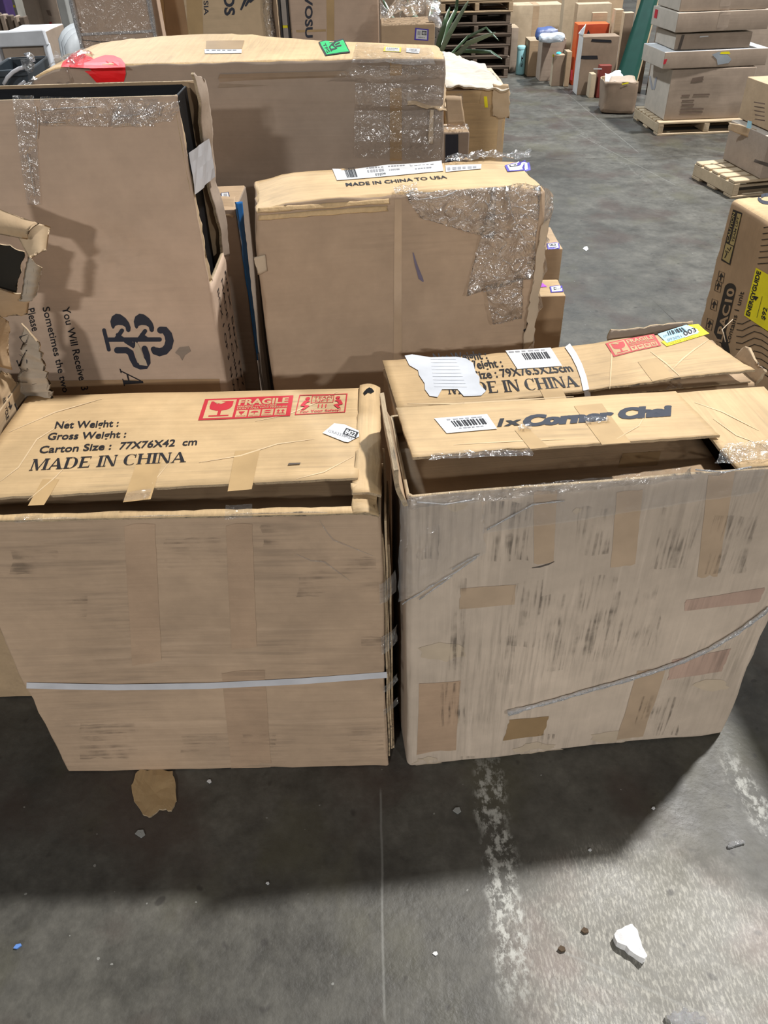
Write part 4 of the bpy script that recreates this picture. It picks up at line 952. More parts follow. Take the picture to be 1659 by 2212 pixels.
sticker(ft, [(828, 112), (866, 114), (867, 104), (830, 102)], None, name='yellow_edged_label', border=YEL, lines=((.1, .6, .9, .85), (.1, .2, .7, .4)))
sticker(ft, [(877, 114), (905, 117), (908, 107), (878, 105)], None, lines=((.25, .5, .8, .85), (.4, .15, .9, .35)))
for q in ([(760, 140), (940, 146), (930, 112), (770, 98)], [(110, 150), (180, 150), (190, 112), (120, 116)]):
    d = Decal(ft, .003); d.quad(q, FILM, (12, 6), wr=.006, wf=22); d.build('stretch_film')
for q in ([(700, 175), (955, 178), (958, 140), (760, 140)], [(765, 340), (955, 345), (958, 185), (765, 180)]):
    d = Decal(ff, .004); d.quad(q, FILM, (20, 12), wr=.008, wf=16, rag=.04); d.build('stretch_film')
Decal(ff, .001).quad([(842, 350), (868, 350), (868, 130), (842, 130)], TAPED, (2, 16)).build('packing_tape')
Decal(ff, .0013).quad([(470, 190), (760, 178), (760, 152), (470, 160)], card('tape_dull_brown', (.28, .21, .15), 'x', .2, .3, rough=.4, seed=26), (14, 3), rag=.05).build('packing_tape')  # dull brown tape, a little darker than the board
panel(F, 'torn_tab', (1.0, -.012, 1.09), (1.018, -.004, 1.085), (1.018, -.004, 1.17), (1.008, -.008, 1.172), n=(4, 8), th=.003, amp=.003, seed=82, rag=(.006, .003, .003, .006), mat=PALE)
panel(F, 'crumpled_corner', (FW_ - .10, -.012, 1.18), (FW_ + .012, -.008, 1.16), (FW_ + .008, .10, 1.268), (FW_ - .10, .06, 1.278), n=(14, 14), th=.003, amp=.014, freq=18, seed=83, rag=(.02, .02, .01, .01), mat=KP, back=KI)
panel(F, 'crumpled_corner', (-.012, -.01, 1.12), (.06, -.012, 1.10), (.05, -.006, 1.235), (-.008, -.004, 1.22), n=(10, 14), th=.003, amp=.012, freq=22, seed=84, rag=(.02, .02, .01, .01), mat=KX, back=KI)
d = Decal(Surf(F, lambda u, v: V((-.02 + .16 * u, -.01 + .2 * v, 1.20 + .07 * u + .02 * math.sin(7 * u + 5 * v)))), 0)
d.quad([(0, 0), (1, 0), (1, 1), (0, 1)], FILMC, (18, 16), wr=.03, wf=30, uvs=True, rag=.08); d.build('stretch_film')

# ------------------------------------------------------------------ air conditioner carton at the right edge
H = Thing('carton', 'brown carton lying at the right edge printed SLPAC10 with yellow EnergyGuide label', 'carton', (1.53, 2.39, 0), .15)
hb = Box(H, .52, .80, .625, r=.03, amp=.003, freq=4, seed=91, crumple=.003); hb.build(KH, mats=(KH, KT, KH))
hl = hb.left; DK = plain('dark_brown_ink', (.03, .022, .016), .6); TAN = plain('ochre_print', (.38, .29, .12), .6)
d = Decal(hl); d.quad([(1558, 562), (1578, 573), (1604, 460), (1584, 452)], DK, (2, 4)); d.quad([(1560, 560), (1567, 564), (1591, 459), (1586, 456)], DK, (1, 3))
d.quad([(1561, 559), (1576, 569), (1585, 533), (1569, 525)], TAN, (2, 2), lift=.0006); d.quad([(1577, 527), (1586, 531), (1602, 463), (1594, 460)], TAN, (1, 3), lift=.0006)
d.text('CAUTION', (1575, 523), (1589, 459), (1570, 521), TAN, .02, .0006); d.text('TEAM LIFT', (1586, 524), (1598, 469), (1582, 522), DK, .01, .0012); d.text('Heavy Object', (1581, 520), (1592, 470), (1579, 519), DK, .0, .0012)
d.stroke([(1567, 556), (1571, 548), (1568, 541), (1574, 545)], 2.4, DK, lift=.0012); d.stroke([(1573, 536), (1577, 542), (1580, 534)], 2.2, DK, lift=.0012); d.build('caution_print')
d = Decal(hl); d.stroke([(1540, 775), (1556, 714), (1578, 624)], 25, DK); d.text('SLPAC10', (1556, 756), (1588, 624), (1542, 752), KH, .03, .0006); d.build('printed_text')
Decal(hl).text('contains 1 unit', (1576, 742), (1608, 631), (1567, 739), DK, .012).build('printed_text')
d = Decal(hl)
for x, y in ((1533, 700), (1543, 658), (1552, 618), (1558, 598)):
    d.stroke([(x - 8, y + 9), (x + 4, y + 14), (x + 8, y - 8), (x - 4, y - 13), (x - 8, y + 9)], 1.2, DK, cap=False)
    d.raw([hl.uv(*p) for p in ((x - 5, y), (x + 6, y + 1), (x + 1, y - 9))], [(0, 1, 2)], DK); d.stroke([(x, y), (x - 2, y + 8)], 3, DK, cap=False)
d.build('handling_icons')
d = Decal(hl, .002); d.quad([(1608, 681), (1700, 742), (1726, 630), (1634, 578)], YEL, (5, 5)); o = d.build('energy_label')
t = Decal(hl, .003); t.text('ENERGYGUIDE', (1620, 684), (1645, 587), (1612, 680), INK, .035); t.raw([hl.uv(*p) for p in ((1630, 638), (1640, 642), (1633, 650), (1631, 646))], [(0, 1, 2, 3)], INK)
t.text('$92', (1653, 692), (1659, 666), (1645, 688), INK, .02); t.stroke([(1636, 686), (1648, 640)], .8, INK, cap=False); t.stroke([(1662, 700), (1672, 650)], 1.2, INK, cap=False); t.build('label_print', o)
d = Decal(hl)
for k in range(10):
    y0 = 694 + k * 14 if k < 9 else 0
    if k < 9: d.stroke([(1592 - k * .5, y0 + 4), (1604, y0 + 6), (1616, y0), (1630, y0 - 6), (1645, y0 - 2), (1660, y0 + 8), (1680, y0 + 20), (1700, y0 + 24)], 1.8, DK, cap=False)
d.build('wavy_print'); d = Decal(hl)
for k in range(7):
    y0 = 490 + k * 13; d.stroke([(1650 - k * 2.2, y0 + 2), (1662, y0), (1680, y0 + 4), (1700, y0 + 12)], 1.8, DK, cap=False)
d.build('wavy_print')
d = Decal(hb.top, .0015); d.stroke(arcpts(1662, 430, 22, 9, 0, 360, 26), 7, NAVY, cap=False); d.build('printed_letter')
t = Decal(hb.front)   # the plain end of the carton keeps its closing tape
t.quad([(.42, .05), (.58, .05), (.58, .95), (.42, .95)], TAPE, (2, 8), uvs=True); t.build('packing_tape')

# ------------------------------------------------------------------ small cartons right of the middle one
def mini(label, loc, yaw, W, D, Hh, mats, seed, r=.006, name='carton', group=None, amp=.003, cat='carton', tape=None, step=.06):
    T = Thing(name, label, cat, loc, yaw, group=group)
    b = Box(T, W, D, Hh, r=r, amp=amp, seed=seed, crumple=.002, step=step)
    b.build(mats[0], mats=mats if len(mats) == 3 else (mats[0],) * 3)
    if tape:
        t_ = Decal(b.front, .001); t_.quad([(.44, .02), (.56, .02), (.56, .98), (.44, .98)], tape, (2, 6), uvs=True); t_.build('packing_tape')
        t_ = Decal(b.top, .001); t_.quad([(.44, .02), (.56, .02), (.56, .98), (.44, .98)], tape, (2, 6), uvs=True); t_.build('packing_tape')
    return T, b
L_, lb = mini('brown carton with purple triangle sticker beside the film-wrapped carton', (.27, 2.105, 0), 0, .265, .12, .70, (KH, KT, KH), 101, tape=TAPED)
d = Decal(lb.top, .0016); d.raw([lb.top.uv(*p) for p in ((1152, 623), (1152, 607), (1163, 606), (1182, 620))], [(0, 1, 2, 3)], plain('purple_sticker', (.42, .08, .6), .4)); d.build('purple_sticker')
sticker(lb.top, [(1190, 633), (1217, 631), (1214, 618), (1187, 620)], None, border=PURPLE, block=((.2, .3, .45, .8), '4'), lines=((.5, .3, .9, .5),))
K_, kb = mini('plain small carton with blue-edged label peeking past the film-wrapped carton', (.29, 2.33, 0), 0, .275, .20, .752, (KM, KM, KM), 102)
sticker(kb.top, [(1183, 540), (1209, 538), (1206, 525), (1180, 527)], None, border=PURPLE, block=((.15, .45, .75, .85), '16'), lines=((.1, .15, .9, .3),))

# narrow carton with blue film between the two upright ones
I_, ib = mini('narrow carton edged in blue film, wedged between the two upright cartons', (-.583, 1.92, 0), 0, .247, .2, 1.0203, (KF, KM, KF), 103, step=.04)
FO_ = plain('pale_grey_plastic', (.4, .4, .42), .4)
BLUE = plain('blue_film_plastic', (.03, .18, .5), .25, .6)
panel(I_, 'blue_film_edge', (.252, -.004, 0.6186), (.255, .006, 0.6186), (.261, .02, 1.036), (.248, .0, 1.0412), n=(4, 40), th=.003, amp=.005, freq=14, seed=104, rag=(.0, .004, .01, .004), mat=BLUE, back=BLUE, edge=BLUE)
panel(I_, 'pale_edge', (.251, -.003, .02), (.255, .004, .02), (.256, .006, 0.6395), (.252, -.003, 0.6395), n=(2, 30), th=.002, amp=.002, freq=14, seed=106, rag=(0, .002, .004, .002), mat=FO_, back=FO_, edge=FO_)
panel(I_, 'torn_top_flap', (.165, -.004, 1.0047), (.245, -.004, 0.9995), (.244, .05, 1.036), (.165, .06, 1.036), n=(10, 6), amp=.008, freq=24, seed=105, rag=(.008, .01, .004, 0), mat=KM)
sticker(ib.top, [(478, 431), (497, 428), (494, 416), (477, 418)], None, border=plain('navy_border', (.03, .035, .1)), lines=((.3, .2, .8, .8),))
Decal(ib.front, .001).quad([(0, .02), (1, .02), (1, .52), (0, .52)], card('tape_dull_brown', (1, 1, 1)), (3, 6), uvs=True).build('packing_tape')
# black shelf unit glimpsed in the gap
S_ = Thing('shelf_unit', 'black metal shelf holding white papers, glimpsed in the gap beside the blue film', 'shelf', (-.315, 2.06, 0), .05)
DKM = plain('black_metal', (.015, .015, .017), .4, .5)
for z in (.18, .50, .66): bar('shelf_board', (0, 0, z), (.24, .10, z + .02), plain('grey_metal', (.3, .3, .3), .4) if z > .2 else DKM, S_)
for x in (0, .228):
    for y in (0, .088): bar('upright', (x, y, 0), (x + .012, y + .012, .80), DKM, S_)
bar('back_plate', (.012, .094, .02), (.228, .099, .79), DKM, S_)
pp = mesh_obj('paper_sheet', [(-.29, 2.08, .685), (-.2, 2.08, .685), (-.2, 2.14, .70), (-.29, 2.14, .70), (-.29, 2.08, .687), (-.2, 2.08, .687), (-.2, 2.14, .702), (-.29, 2.14, .702)],
              [(3, 2, 1, 0), (4, 5, 6, 7), (0, 1, 5, 4), (1, 2, 6, 5), (2, 3, 7, 6), (3, 0, 4, 7)], WHITE)
pp['label'] = 'white paper sheet lying on the black shelf in the gap'; pp['category'] = 'paper'

# ------------------------------------------------------------------ upright cartons behind the long one
def stand(label, x0, x1, row, Y, depth, topz, mats, seed, **k):
    xl, xr = aty(x0, row, Y).x, aty(x1, row, Y).x
    return mini(label, (xl, Y, 0), 0, xr - xl, depth, topz, mats, seed, step=.08, **k)
W1, w1 = stand('rosy carton wrapped in glossy film, far left behind the heart carton', 166, 336, 60, 3.3, .16, 1.55, (KD, KD, KD), 111)
d = Decal(w1.front, .004); d.quad([(-.02, .5), (1.02, .5), (1.02, 1), (-.02, 1)], FILM, (14, 16), wr=.01, wf=12, uvs=True); d.build('stretch_film')
for u in (.02, .98):
    p = [w1.front.at(u, .55 + .45 * k / 12, .008) for k in range(13)]; tube('film_fold', p, .008, MATS['film_rope'], W1, 7, taper=[.7 + .6 * abs(math.sin(k * 2.1)) for k in range(13)])
d = Decal(w1.front, .007); d.stroke([(176, 74), (230, 71), (290, 69), (334, 66)], 6, MATS['film_rope'], cap=False); d.build('film_band')
d = Decal(w1.front, .003); d.stroke([(178, 86), (215, 90), (270, 90), (332, 88)], 2, SMUDGE, cap=False); d.build('crease')
W2, w2 = stand('dark brown carton edge standing between the film-wrapped and OS cartons', 340, 412, 60, 3.5, .3, 1.52, (KH, KH, KH), 112)
Decal(w2.front, .001).quad([(338, 95), (360, 95), (352, -20), (335, -20)], TAPEL, (2, 4)).build('packing_tape')
W3, w3 = stand('pale beige carton printed OS in navy, standing behind the heart carton', 404, 586, 60, 3.15, .3, 1.6, (KP, KP, KP), 113)
Decal(w3.front, .001).quad([(408, 100), (440, 100), (436, -20), (402, -20)], TAPEL, (2, 4)).build('packing_tape')
Decal(w3.front, .0014).text('OS', (484, -16), (486, 34), (506, -17), NAVY, .035).build('printed_text')
Decal(w3.front, .0014).text('SIA', (440, 2), (441, 33), (450, 1), NAVY, .015).build('printed_text')
d = Decal(w3.front, .0014)
for k in range(3): d.stroke([(536 + k * 9, -30), (532 + k * 9, -5), (521 + k * 10, 20 - k * 8)], [8, 7, 4], NAVY)
d.build('printed_logo')
tube('film_fold', [w3.front.at(.985, .55 + .45 * k / 12, .012) for k in range(13)], .018, FILMC, W3, 8, taper=[.8 + .4 * abs(math.sin(k * 1.7)) for k in range(13)])
MR = Thing('framed_mirror', 'narrow black-framed mirror standing beside the VOSU carton', 'mirror', (aty(606, 60, 3.15).x, 3.14, 0), 0)
wm = aty(627, 60, 3.15).x - aty(606, 60, 3.15).x
for a in (((0, 0, 0), (.007, .03, 1.55)), ((wm - .007, 0, 0), (wm, .03, 1.55)), ((0, 0, 1.20), (wm, .03, 1.212)), ((0, 0, 1.54), (wm, .03, 1.55))): bar('frame_rail', *a, DKM, MR)
bar('mirror_glass', (.007, .012, .0), (wm - .007, .018, 1.54), plain('mirror_glass', (.6, .62, .65), .08, .8, 1.0), MR)
bar('yellow_tape', (.008, .008, 1.245), (wm - .008, .011, 1.253), YEL, MR)
W5, w5 = stand('rosy brown carton printed VOSU in black, with doubled tape down its face', 628, 819, 60, 3.15, .3, 1.62, (KD, KD, KD), 114)
Decal(w5.front, .001).quad([(706, 95), (722, 95), (722, -20), (705, -20)], TAPEL, (2, 4)).build('packing_tape')
Decal(w5.front, .0014).text('VOSU', (659, -12), (660, 82), (675, -13), NAVY, .03).build('printed_text')
Decal(w5.front, .001).quad([(630, 70), (704, 68), (704, 63), (630, 65)], TAPEL, (4, 1)).build('packing_tape')
N_, nb = stand('low carton with label 1031 and film bunched on top, right of the VOSU carton', 822, 940, 60, 2.92, .2, aty(880, 52, 2.92).z, (KM, KM, KM), 115)
sticker(nb.front, [(895, 86), (925, 88), (926, 63), (897, 60)], None, border=PURPLE, block=((.5, .45, .95, .9), '1031'), lines=((.1, .4, .4, .85), (.2, .12, .8, .25)))
d = Decal(nb.top, .004); d.quad([(-.02, -.02), (1.04, -.02), (1.04, 1), (-.02, 1)], FILMC, (20, 10), wr=.05, wf=22, uvs=True, rag=.05); d.build('stretch_film')
tube('film_twist', [N_.M.inverted() @ aty(x, y, 2.95) for x, y in ((925, 42), (935, 37), (943, 44), (948, 53), (952, 58))], .012, MATS['film_rope'], N_, 8, taper=[.6, 1, 1.1, 1, .5])
J_, jb = stand('yellowish carton with shredded pale top and yellow strip, right end behind the heart carton', 962, 1096, 200, 2.98, .42, 1.07, (KT, PALE, KT), 116)
panel(J_, 'shredded_top', (-.01, -.015, 1.085), (jb.W + .01, -.02, 1.07), (jb.W - .05, .30, 1.105), (0, .38, 1.135), n=(26, 22), th=.006, amp=.012, freq=26, seed=117, rag=(.012, .02, .05, .02), mat=card('shredded_paper', (.6, .55, .47), 'x', .3, .35, seed=27, bump=1.2, fine=120), back=KI)
panel(J_, 'torn_corner', (jb.W - .05, -.012, .98), (jb.W + .014, -.012, .97), (jb.W + .01, -.004, 1.085), (jb.W - .06, -.006, 1.09), n=(8, 12), th=.004, amp=.012, freq=26, seed=118, rag=(.02, .012, .01, .02), mat=KP)
Decal(jb.front, .0016).quad([(1047, 232), (1054, 232), (1052, 208), (1045, 208)], YEL, (1, 3)).build('yellow_strip')
Decal(jb.front, .0012).quad([(965, 232), (1000, 230), (1000, 200), (965, 202)], FILM, (6, 4), wr=.006).build('clear_tape')
Decal(jb.front, .0012).quad([(1035, 225), (1080, 228), (1085, 190), (1040, 188)], TAPEL, (6, 4), rag=.1).build('packing_tape')
Decal(jb.front, .0008).quad([(1070, 360), (1084, 360), (1092, 200), (1080, 200)], KP, (2, 10)).build('lit_strip')  # paler strip paints the lit right edge of the front
JB, jbb = stand('small black and grey carton with raised flap below the shredded carton', 955, 1014, 300, 2.72, .12, aty(985, 285, 2.72).z, (KX, KM, KX), 119)
Decal(jbb.front, .0014).quad([(955, 350), (990, 350), (990, 290), (955, 290)], NAVY, (2, 2)).build('black_print')
panel(JB, 'raised_flap', (.02, .07, jbb.H), (jbb.W - .004, .075, jbb.H), (jbb.W - .02, .10, jbb.H + .085), (.012, .10, jbb.H + .09), n=(8, 6), amp=.004, seed=120, rag=(0, .005, .008, .004), mat=KM)
d = Decal(jbb.top, .002); d.quad([(0, 0), (1, 0), (1, .6), (0, .6)], FILMC, (8, 4), wr=.01, wf=40, uvs=True); d.build('clear_tape')

# ------------------------------------------------------------------ artificial plant
PL = Thing('potted_plant', 'artificial plant with long strap leaves behind the low carton', 'plant', (.36, 3.62, 0), 0)
LEAF = plain('dark_green_leaf', (.045, .085, .04), .35, .5); LEAFL = plain('grey_green_leaf', (.13, .18, .12), .35, .5)
pv = []; pf = []
prof = [(.0, 0), (.10, 0), (.13, .28), (.14, .30), (.125, .30), (.12, .27), (0, .26)]
for i in range(20):
    a = 2 * math.pi * i / 20
    for r_, z_ in prof: pv.append((r_ * math.cos(a), r_ * math.sin(a), z_))
n_ = len(prof)
for i in range(20):
    for k in range(n_ - 1): pf.append((i * n_ + k, ((i + 1) % 20) * n_ + k, ((i + 1) % 20) * n_ + k + 1, i * n_ + k + 1))
mesh_obj('pot', pv, pf, plain('black_pot', (.02, .02, .02), .5), PL, smooth=True)
tube('stem', [(0, 0, .25), (.01, 0, .5), (0, .01, .8), (.0, 0, .96)], .012, plain('brown_stem', (.09, .06, .035), .8), PL)
def leaf(pts, wmax, mat):
    P_ = [PL.M.inverted() @ aty(*p) for p in pts]; ctr = []
    for i in range(13):
        t_ = i / 12; n2 = len(P_) - 1; k = min(int(t_ * n2), n2 - 1); f = t_ * n2 - k
        ctr.append(P_[k].lerp(P_[k + 1], f))
    vv = []; ff_ = []
    for i, c in enumerate(ctr):
        d_ = (ctr[min(i + 1, 12)] - ctr[max(i - 1, 0)]).normalized(); sd = d_.cross(V((0.3, -1, .2))).normalized()
        ww = wmax * (.35 + .65 * math.sin(math.pi * min(1, i / 12 * .8 + .18))) * (1 if i < 12 else .15)
        up_ = sd.cross(d_) * ww * .35
        vv += [c - sd * ww + up_, c, c + sd * ww + up_]
    for i in range(12):
        for k in (0, 1): ff_.append((i * 3 + k, i * 3 + k + 1, i * 3 + k + 4, i * 3 + k + 3))
    o = mesh_obj('leaf', vv, ff_, mat, PL, smooth=True)
    so = o.modifiers.new('t', 'SOLIDIFY'); so.thickness = .0015
Yp = 3.6
for pts, w_, m_ in ((((940, 150, Yp), (947, 95, Yp), (960, 50, Yp), (972, 15, 3.65)), .011, LEAF), (((944, 150, Yp), (955, 105, Yp), (972, 70, Yp), (993, 34, 3.6), (1012, 2, 3.6)), .010, LEAFL),
                    (((944, 150, Yp), (985, 118, Yp), (1012, 93, 3.5), (1070, 70, 3.4)), .011, LEAFL), (((935, 150, Yp), (915, 70, Yp), (896, 36, 3.7), (880, 0, 3.75)), .012, LEAF),
                    (((930, 150, Yp), (880, 80, Yp), (846, 38, 3.7), (826, -4, 3.75)), .010, LEAF), (((942, 150, Yp), (1000, 110, 3.7), (1060, 112, 3.6), (1085, 128, 3.5)), .007, LEAF),
                    (((938, 150, Yp), (925, 60, 3.7), (935, 10, 3.8), (960, -30, 3.8)), .010, LEAFL), (((942, 150, Yp), (965, 60, 3.8), (985, 20, 3.9), (990, -20, 3.9)), .009, LEAF),
                    (((942, 150, Yp), (1010, 80, 3.8), (1050, 60, 3.8), (1078, 88, 3.7)), .005, LEAF)):
    leaf(pts, w_, m_)

# ------------------------------------------------------------------ pallets
WOOD = card('pallet_wood', (.40, .29, .18), 'x', .5, .4, seed=28, fine=400, bump=.5)
WOODL = card('pallet_wood_pale', (.50, .39, .26), 'x', .5, .35, seed=29, fine=400, bump=.5)
WOODD = card('pallet_wood_dark', (.14, .105, .08), 'x', .5, .4, seed=30, fine=400, bump=.5)
def pallet(label, loc, yaw, W, D, Hh, mat, nd=7, group=None, name='pallet', jit=.002):
    """stringers run front to back, deck boards left to right"""
    T = Thing(name, label, 'pallet', loc, yaw, group=group); t_ = Hh * .16; rn = random.Random(int(loc[0] * 100 + loc[2] * 1000))
    for k in range(nd):
        y0 = D * (k + .06) / nd; bar('deck_board', (0, y0, Hh - t_), (W, y0 + D / nd * .74, Hh), mat, T, jit, rn.randint(0, 999))
    for k in range(3): x0 = (W - .045) * k / 2; bar('stringer', (x0, .004, t_), (x0 + .045, D - .004, Hh - t_), mat, T, jit, rn.randint(0, 999))
    for k in range(3): y0 = (D - .1) * k / 2; bar('bottom_board', (0, y0, 0), (W, y0 + .1, t_), mat, T, jit, rn.randint(0, 999))
    return T
ORD = ('bottom', 'second', 'third', 'fourth', 'fifth', 'sixth', 'seventh', 'top')
base = atz(948, 172)
for k in range(8):
    pallet('%s wooden pallet of the tall stack behind the plant' % (('lowest', 'second-lowest', 'third-lowest', 'fourth-lowest', 'fifth-lowest', 'sixth-lowest', 'seventh-lowest', 'topmost')[k],), (base.x + .012 * math.sin(k * 2.2), base.y, .1 * k), .008 * math.sin(k * 3), .74, .8, .0975, WOODD if k < 6 else WOOD, jit=.0006, group='pallets stacked behind the plant')
for k in range(4):
    b_ = bar('wood_crate', (base.x + .02 + k * .18, base.y + .05, .802), (base.x + .185 + k * .18, base.y + .5, .93 + .02 * (k % 2)), (WOODL, WOOD)[k % 2])
    b_.name = 'wooden_block'; b_['label'] = ('leftmost', 'second from left', 'third from left', 'rightmost')[k] + ' of the four pale wooden blocks on top of the dark pallet stack'; b_['category'] = 'wooden block'; b_['group'] = 'blocks on the pallet stack'

# ------------------------------------------------------------------ cartons on the pallet by the aisle
P1 = pallet('wooden pallet under the tall stack of cartons across the aisle', (2.30, 6.81, 0), .05, .80, .62, .10, WOODL, 7)
def gx(label, x0, x1, y0, y1, z0, z1, yaw, mats, seed, **k):
    return mini(label, (x0, y0, z0), yaw, x1 - x0, y1 - y0, z1 - z0, mats, seed, step=.1, **k)
KS = card('kraft_stack', (.37, .29, .225), 'x', .15, .2, seed=31, bump=.08); KSL = card('kraft_stack_lit', (.5, .44, .37), 'z', .15, .2, seed=32, bump=.08)  # second tone paints the lit ends and tops of the stack lighter
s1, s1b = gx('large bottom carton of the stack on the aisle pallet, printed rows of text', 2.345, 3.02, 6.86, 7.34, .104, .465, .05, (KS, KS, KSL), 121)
t = Decal(s1b.front, .002)
for k, (a, b, y) in enumerate(((1472, 1490, 206), (1496, 1534, 204), (1472, 1500, 217), (1470, 1500, 226), (1466, 1520, 235), (1464, 1522, 243))): t.quad([(a, y + 3), (b, y + 2), (b, y - 2), (a, y - 1)], plain('faded_print', (.18, .13, .1), .7), (3, 1), rag=.15, seed=k)
t.quad([(1492, 178), (1520, 174), (1522, 164), (1494, 168)], plain('faded_print', (1, 1, 1)), (3, 2), rag=.2); t.build('printed_text')
t = Decal(s1b.left, .002); t.stroke([(1404, 165), (1409, 192)], 4, GREYP); t.stroke([(1418, 168), (1413, 192)], 4, GREYP); t.build('printed_logo')
s2, s2b = gx('long flat carton with white top, second from bottom in the aisle stack', 2.255, 3.09, 6.84, 7.30, .472, .59, .08, (KS, WHITE, KSL), 122)
d = Decal(s2b.front, .002); d.blob([(1538, 118), (1552, 112), (1570, 116), (1580, 128), (1574, 136), (1550, 140), (1548, 128)], plain('grey_blue_label', (.34, .38, .42), .5)); d.build('torn_label')
Decal(s2b.front, .0026).quad([(1554, 117), (1578, 117), (1576, 111), (1556, 112)], YEL, (3, 1), rag=.2).build('yellow_label')
for q in ([(1432, 140), (1438, 138), (1442, 126), (1434, 128)],): Decal(s2b.front, .002).quad(q, RED, (2, 2), rag=.2).build('red_mark')
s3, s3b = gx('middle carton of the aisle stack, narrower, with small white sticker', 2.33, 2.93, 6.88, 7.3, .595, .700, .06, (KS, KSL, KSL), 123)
Decal(s3b.front, .002).quad([(1511, 81), (1530, 79), (1530, 77), (1512, 78)], WHITE, (2, 1)).build('sticker')
Decal(s3b.front, .002).quad([(.05, .04), (.09, .04), (.11, .96), (.07, .96)], SMUDGE, (1, 3), uvs=True).build('dark_strip')
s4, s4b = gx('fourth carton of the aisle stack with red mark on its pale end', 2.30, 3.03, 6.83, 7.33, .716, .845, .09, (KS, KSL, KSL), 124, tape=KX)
Decal(s4b.left, .002).quad([(.1, .4), (.22, .4), (.22, .85), (.1, .85)], RED, (1, 1), uvs=True).build('red_mark')
s5, s5b = gx('topmost carton of the aisle stack, cut by the upper picture edge', 2.31, 3.0, 6.86, 7.32, .849, .985, .06, (KS, KSL, KSL), 125, tape=KX)

# cartons at the right edge beyond the air conditioner box
P2 = pallet('pale wooden pallet at the right edge under the two stacked cartons', (2.30, 5.16, 0), .2, .9, .50, .11, WOODL, 5)
u1, u1b = gx('lower carton of the pair on the right edge pallet, dented corner', 2.46, 3.1, 5.18, 5.66, .114, .36, .15, (KX, KSL, KX), 126)
Decal(u1b.front, .002).quad([(1627, 350), (1672, 365), (1672, 356), (1627, 342)], SMUDGE, (3, 1), rag=.2).build('printed_text')
panel(u1, 'torn_corner_flap', (-.05, .42, .2), (.01, .2, .19), (.01, .18, .262), (-.06, .40, .25), n=(6, 6), amp=.01, freq=18, seed=127, rag=(.01, .01, .02, .02), mat=KM)
u2, u2b = gx('upper carton of the right edge pair with small blue sticker', 2.50, 3.1, 5.24, 5.7, .366, .61, .12, (KX, KM, KM), 128)
Decal(u2b.front, .002).quad([(1612, 276), (1622, 278), (1624, 262), (1615, 260)], CYANL, (1, 1)).build('blue_sticker')
t = Decal(u2b.front, .002)
for k in range(5): t.quad([(1628, 222 + k * 9), (1652, 226 + k * 9), (1652, 223 + k * 9), (1628, 219 + k * 9)], plain('faded_print', (1, 1, 1)), (3, 1), rag=.2, seed=k)
t.build('printed_text')
BAG = plain('blue_bag_plastic', (.09, .15, .36), .35, .5)
bg_ = Thing('plastic_bag', 'blue plastic bag lying on the upper right edge carton', 'bag', (2.72, 5.32, .625), 0)
bx_ = Box(bg_, .4, .34, .2, r=.06, amp=.03, freq=6, seed=129, crumple=.01, step=.03); bx_.build(BAG, name='bag_body')
tube('knot', [(.1, .05, .18), (.09, .04, .21), (.07, .03, .24)], .015, BAG, bg_)

# ------------------------------------------------------------------ row of goods along the far side of the aisle
def fbox(label, pl, pr, top, depth, mats, seed, **k):
    a = atz(*pl); b = aty(pr[0], pr[1], a.y); d_ = b - a; d_.z = 0; yaw = 0.0
    return mini(label, (a.x, a.y, 0), yaw, d_.length, depth, aty(top[0], top[1], a.y).z, mats, seed, step=.12, **k)
KDK = card('kraft_shaded', (.27, .2, .145), 'x', .1, .2, seed=33, bump=.05)  # dark fronts against paler sides: shade put into the row cartons' colour
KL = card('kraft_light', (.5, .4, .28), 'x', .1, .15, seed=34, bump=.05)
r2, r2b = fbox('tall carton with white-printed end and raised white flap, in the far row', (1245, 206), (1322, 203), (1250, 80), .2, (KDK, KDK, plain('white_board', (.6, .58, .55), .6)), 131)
panel(r2, 'raised_flap', (.0, .0, r2b.H), (.0, .2, r2b.H), (.01, .17, r2b.H + .03), (.02, .02, r2b.H + .1), n=(4, 4), amp=.003, mat=WHITE, back=WHITE)
for q in ([(1276, 90), (1322, 92), (1322, 86), (1276, 84)], [(1254, 128), (1292, 128), (1292, 120), (1254, 120)]): Decal(r2b.front, .002).quad(q, INK, (3, 1), rag=.15).build('printed_text')
Decal(r2b.left, .002).quad([(1232, 175), (1237, 176), (1238, 150), (1233, 149)], RED, (1, 1), rag=.2).build('printed_text')
cr1 = Thing('carton', 'crushed open carton with white plastic inside, before the tall white-ended carton', 'carton', (2.03, 7.62, 0), -.12)
def cdent(p): return V((p.x + .02 * nz(p, 7, 1), p.y + .03 * nz(p, 6, 2), p.z + .02 * nz(p, 6, 3) if p.z > .02 else p.z))
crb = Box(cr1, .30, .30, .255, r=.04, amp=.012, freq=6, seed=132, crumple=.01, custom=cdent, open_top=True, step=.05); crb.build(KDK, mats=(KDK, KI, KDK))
panel(cr1, 'open_flap', (.03, .0, .255), (.28, .0, .25), (.26, .10, .29), (.06, .12, .285), n=(8, 6), amp=.012, freq=9, seed=133, rag=(0, .01, .02, .01), mat=KX)
panel(cr1, 'white_film', (.0, .02, .255), (.20, .03, .262), (.16, .26, .31), (.02, .24, .29), n=(12, 10), amp=.015, freq=16, seed=134, rag=(.01, .02, .02, .01), mat=WHITE, back=WHITE, edge=WHITE, th=.002)
Decal(crb.front, .006).quad([(1343, 183), (1358, 180), (1357, 177), (1343, 180)], YEL, (2, 1)).build('yellow_strip')
fr, frb = fbox('slim bundle of pale slats leaning beside the crushed carton', (1271, 212), (1282, 214), (1276, 160), .12, (KL, KL, KL), 135)
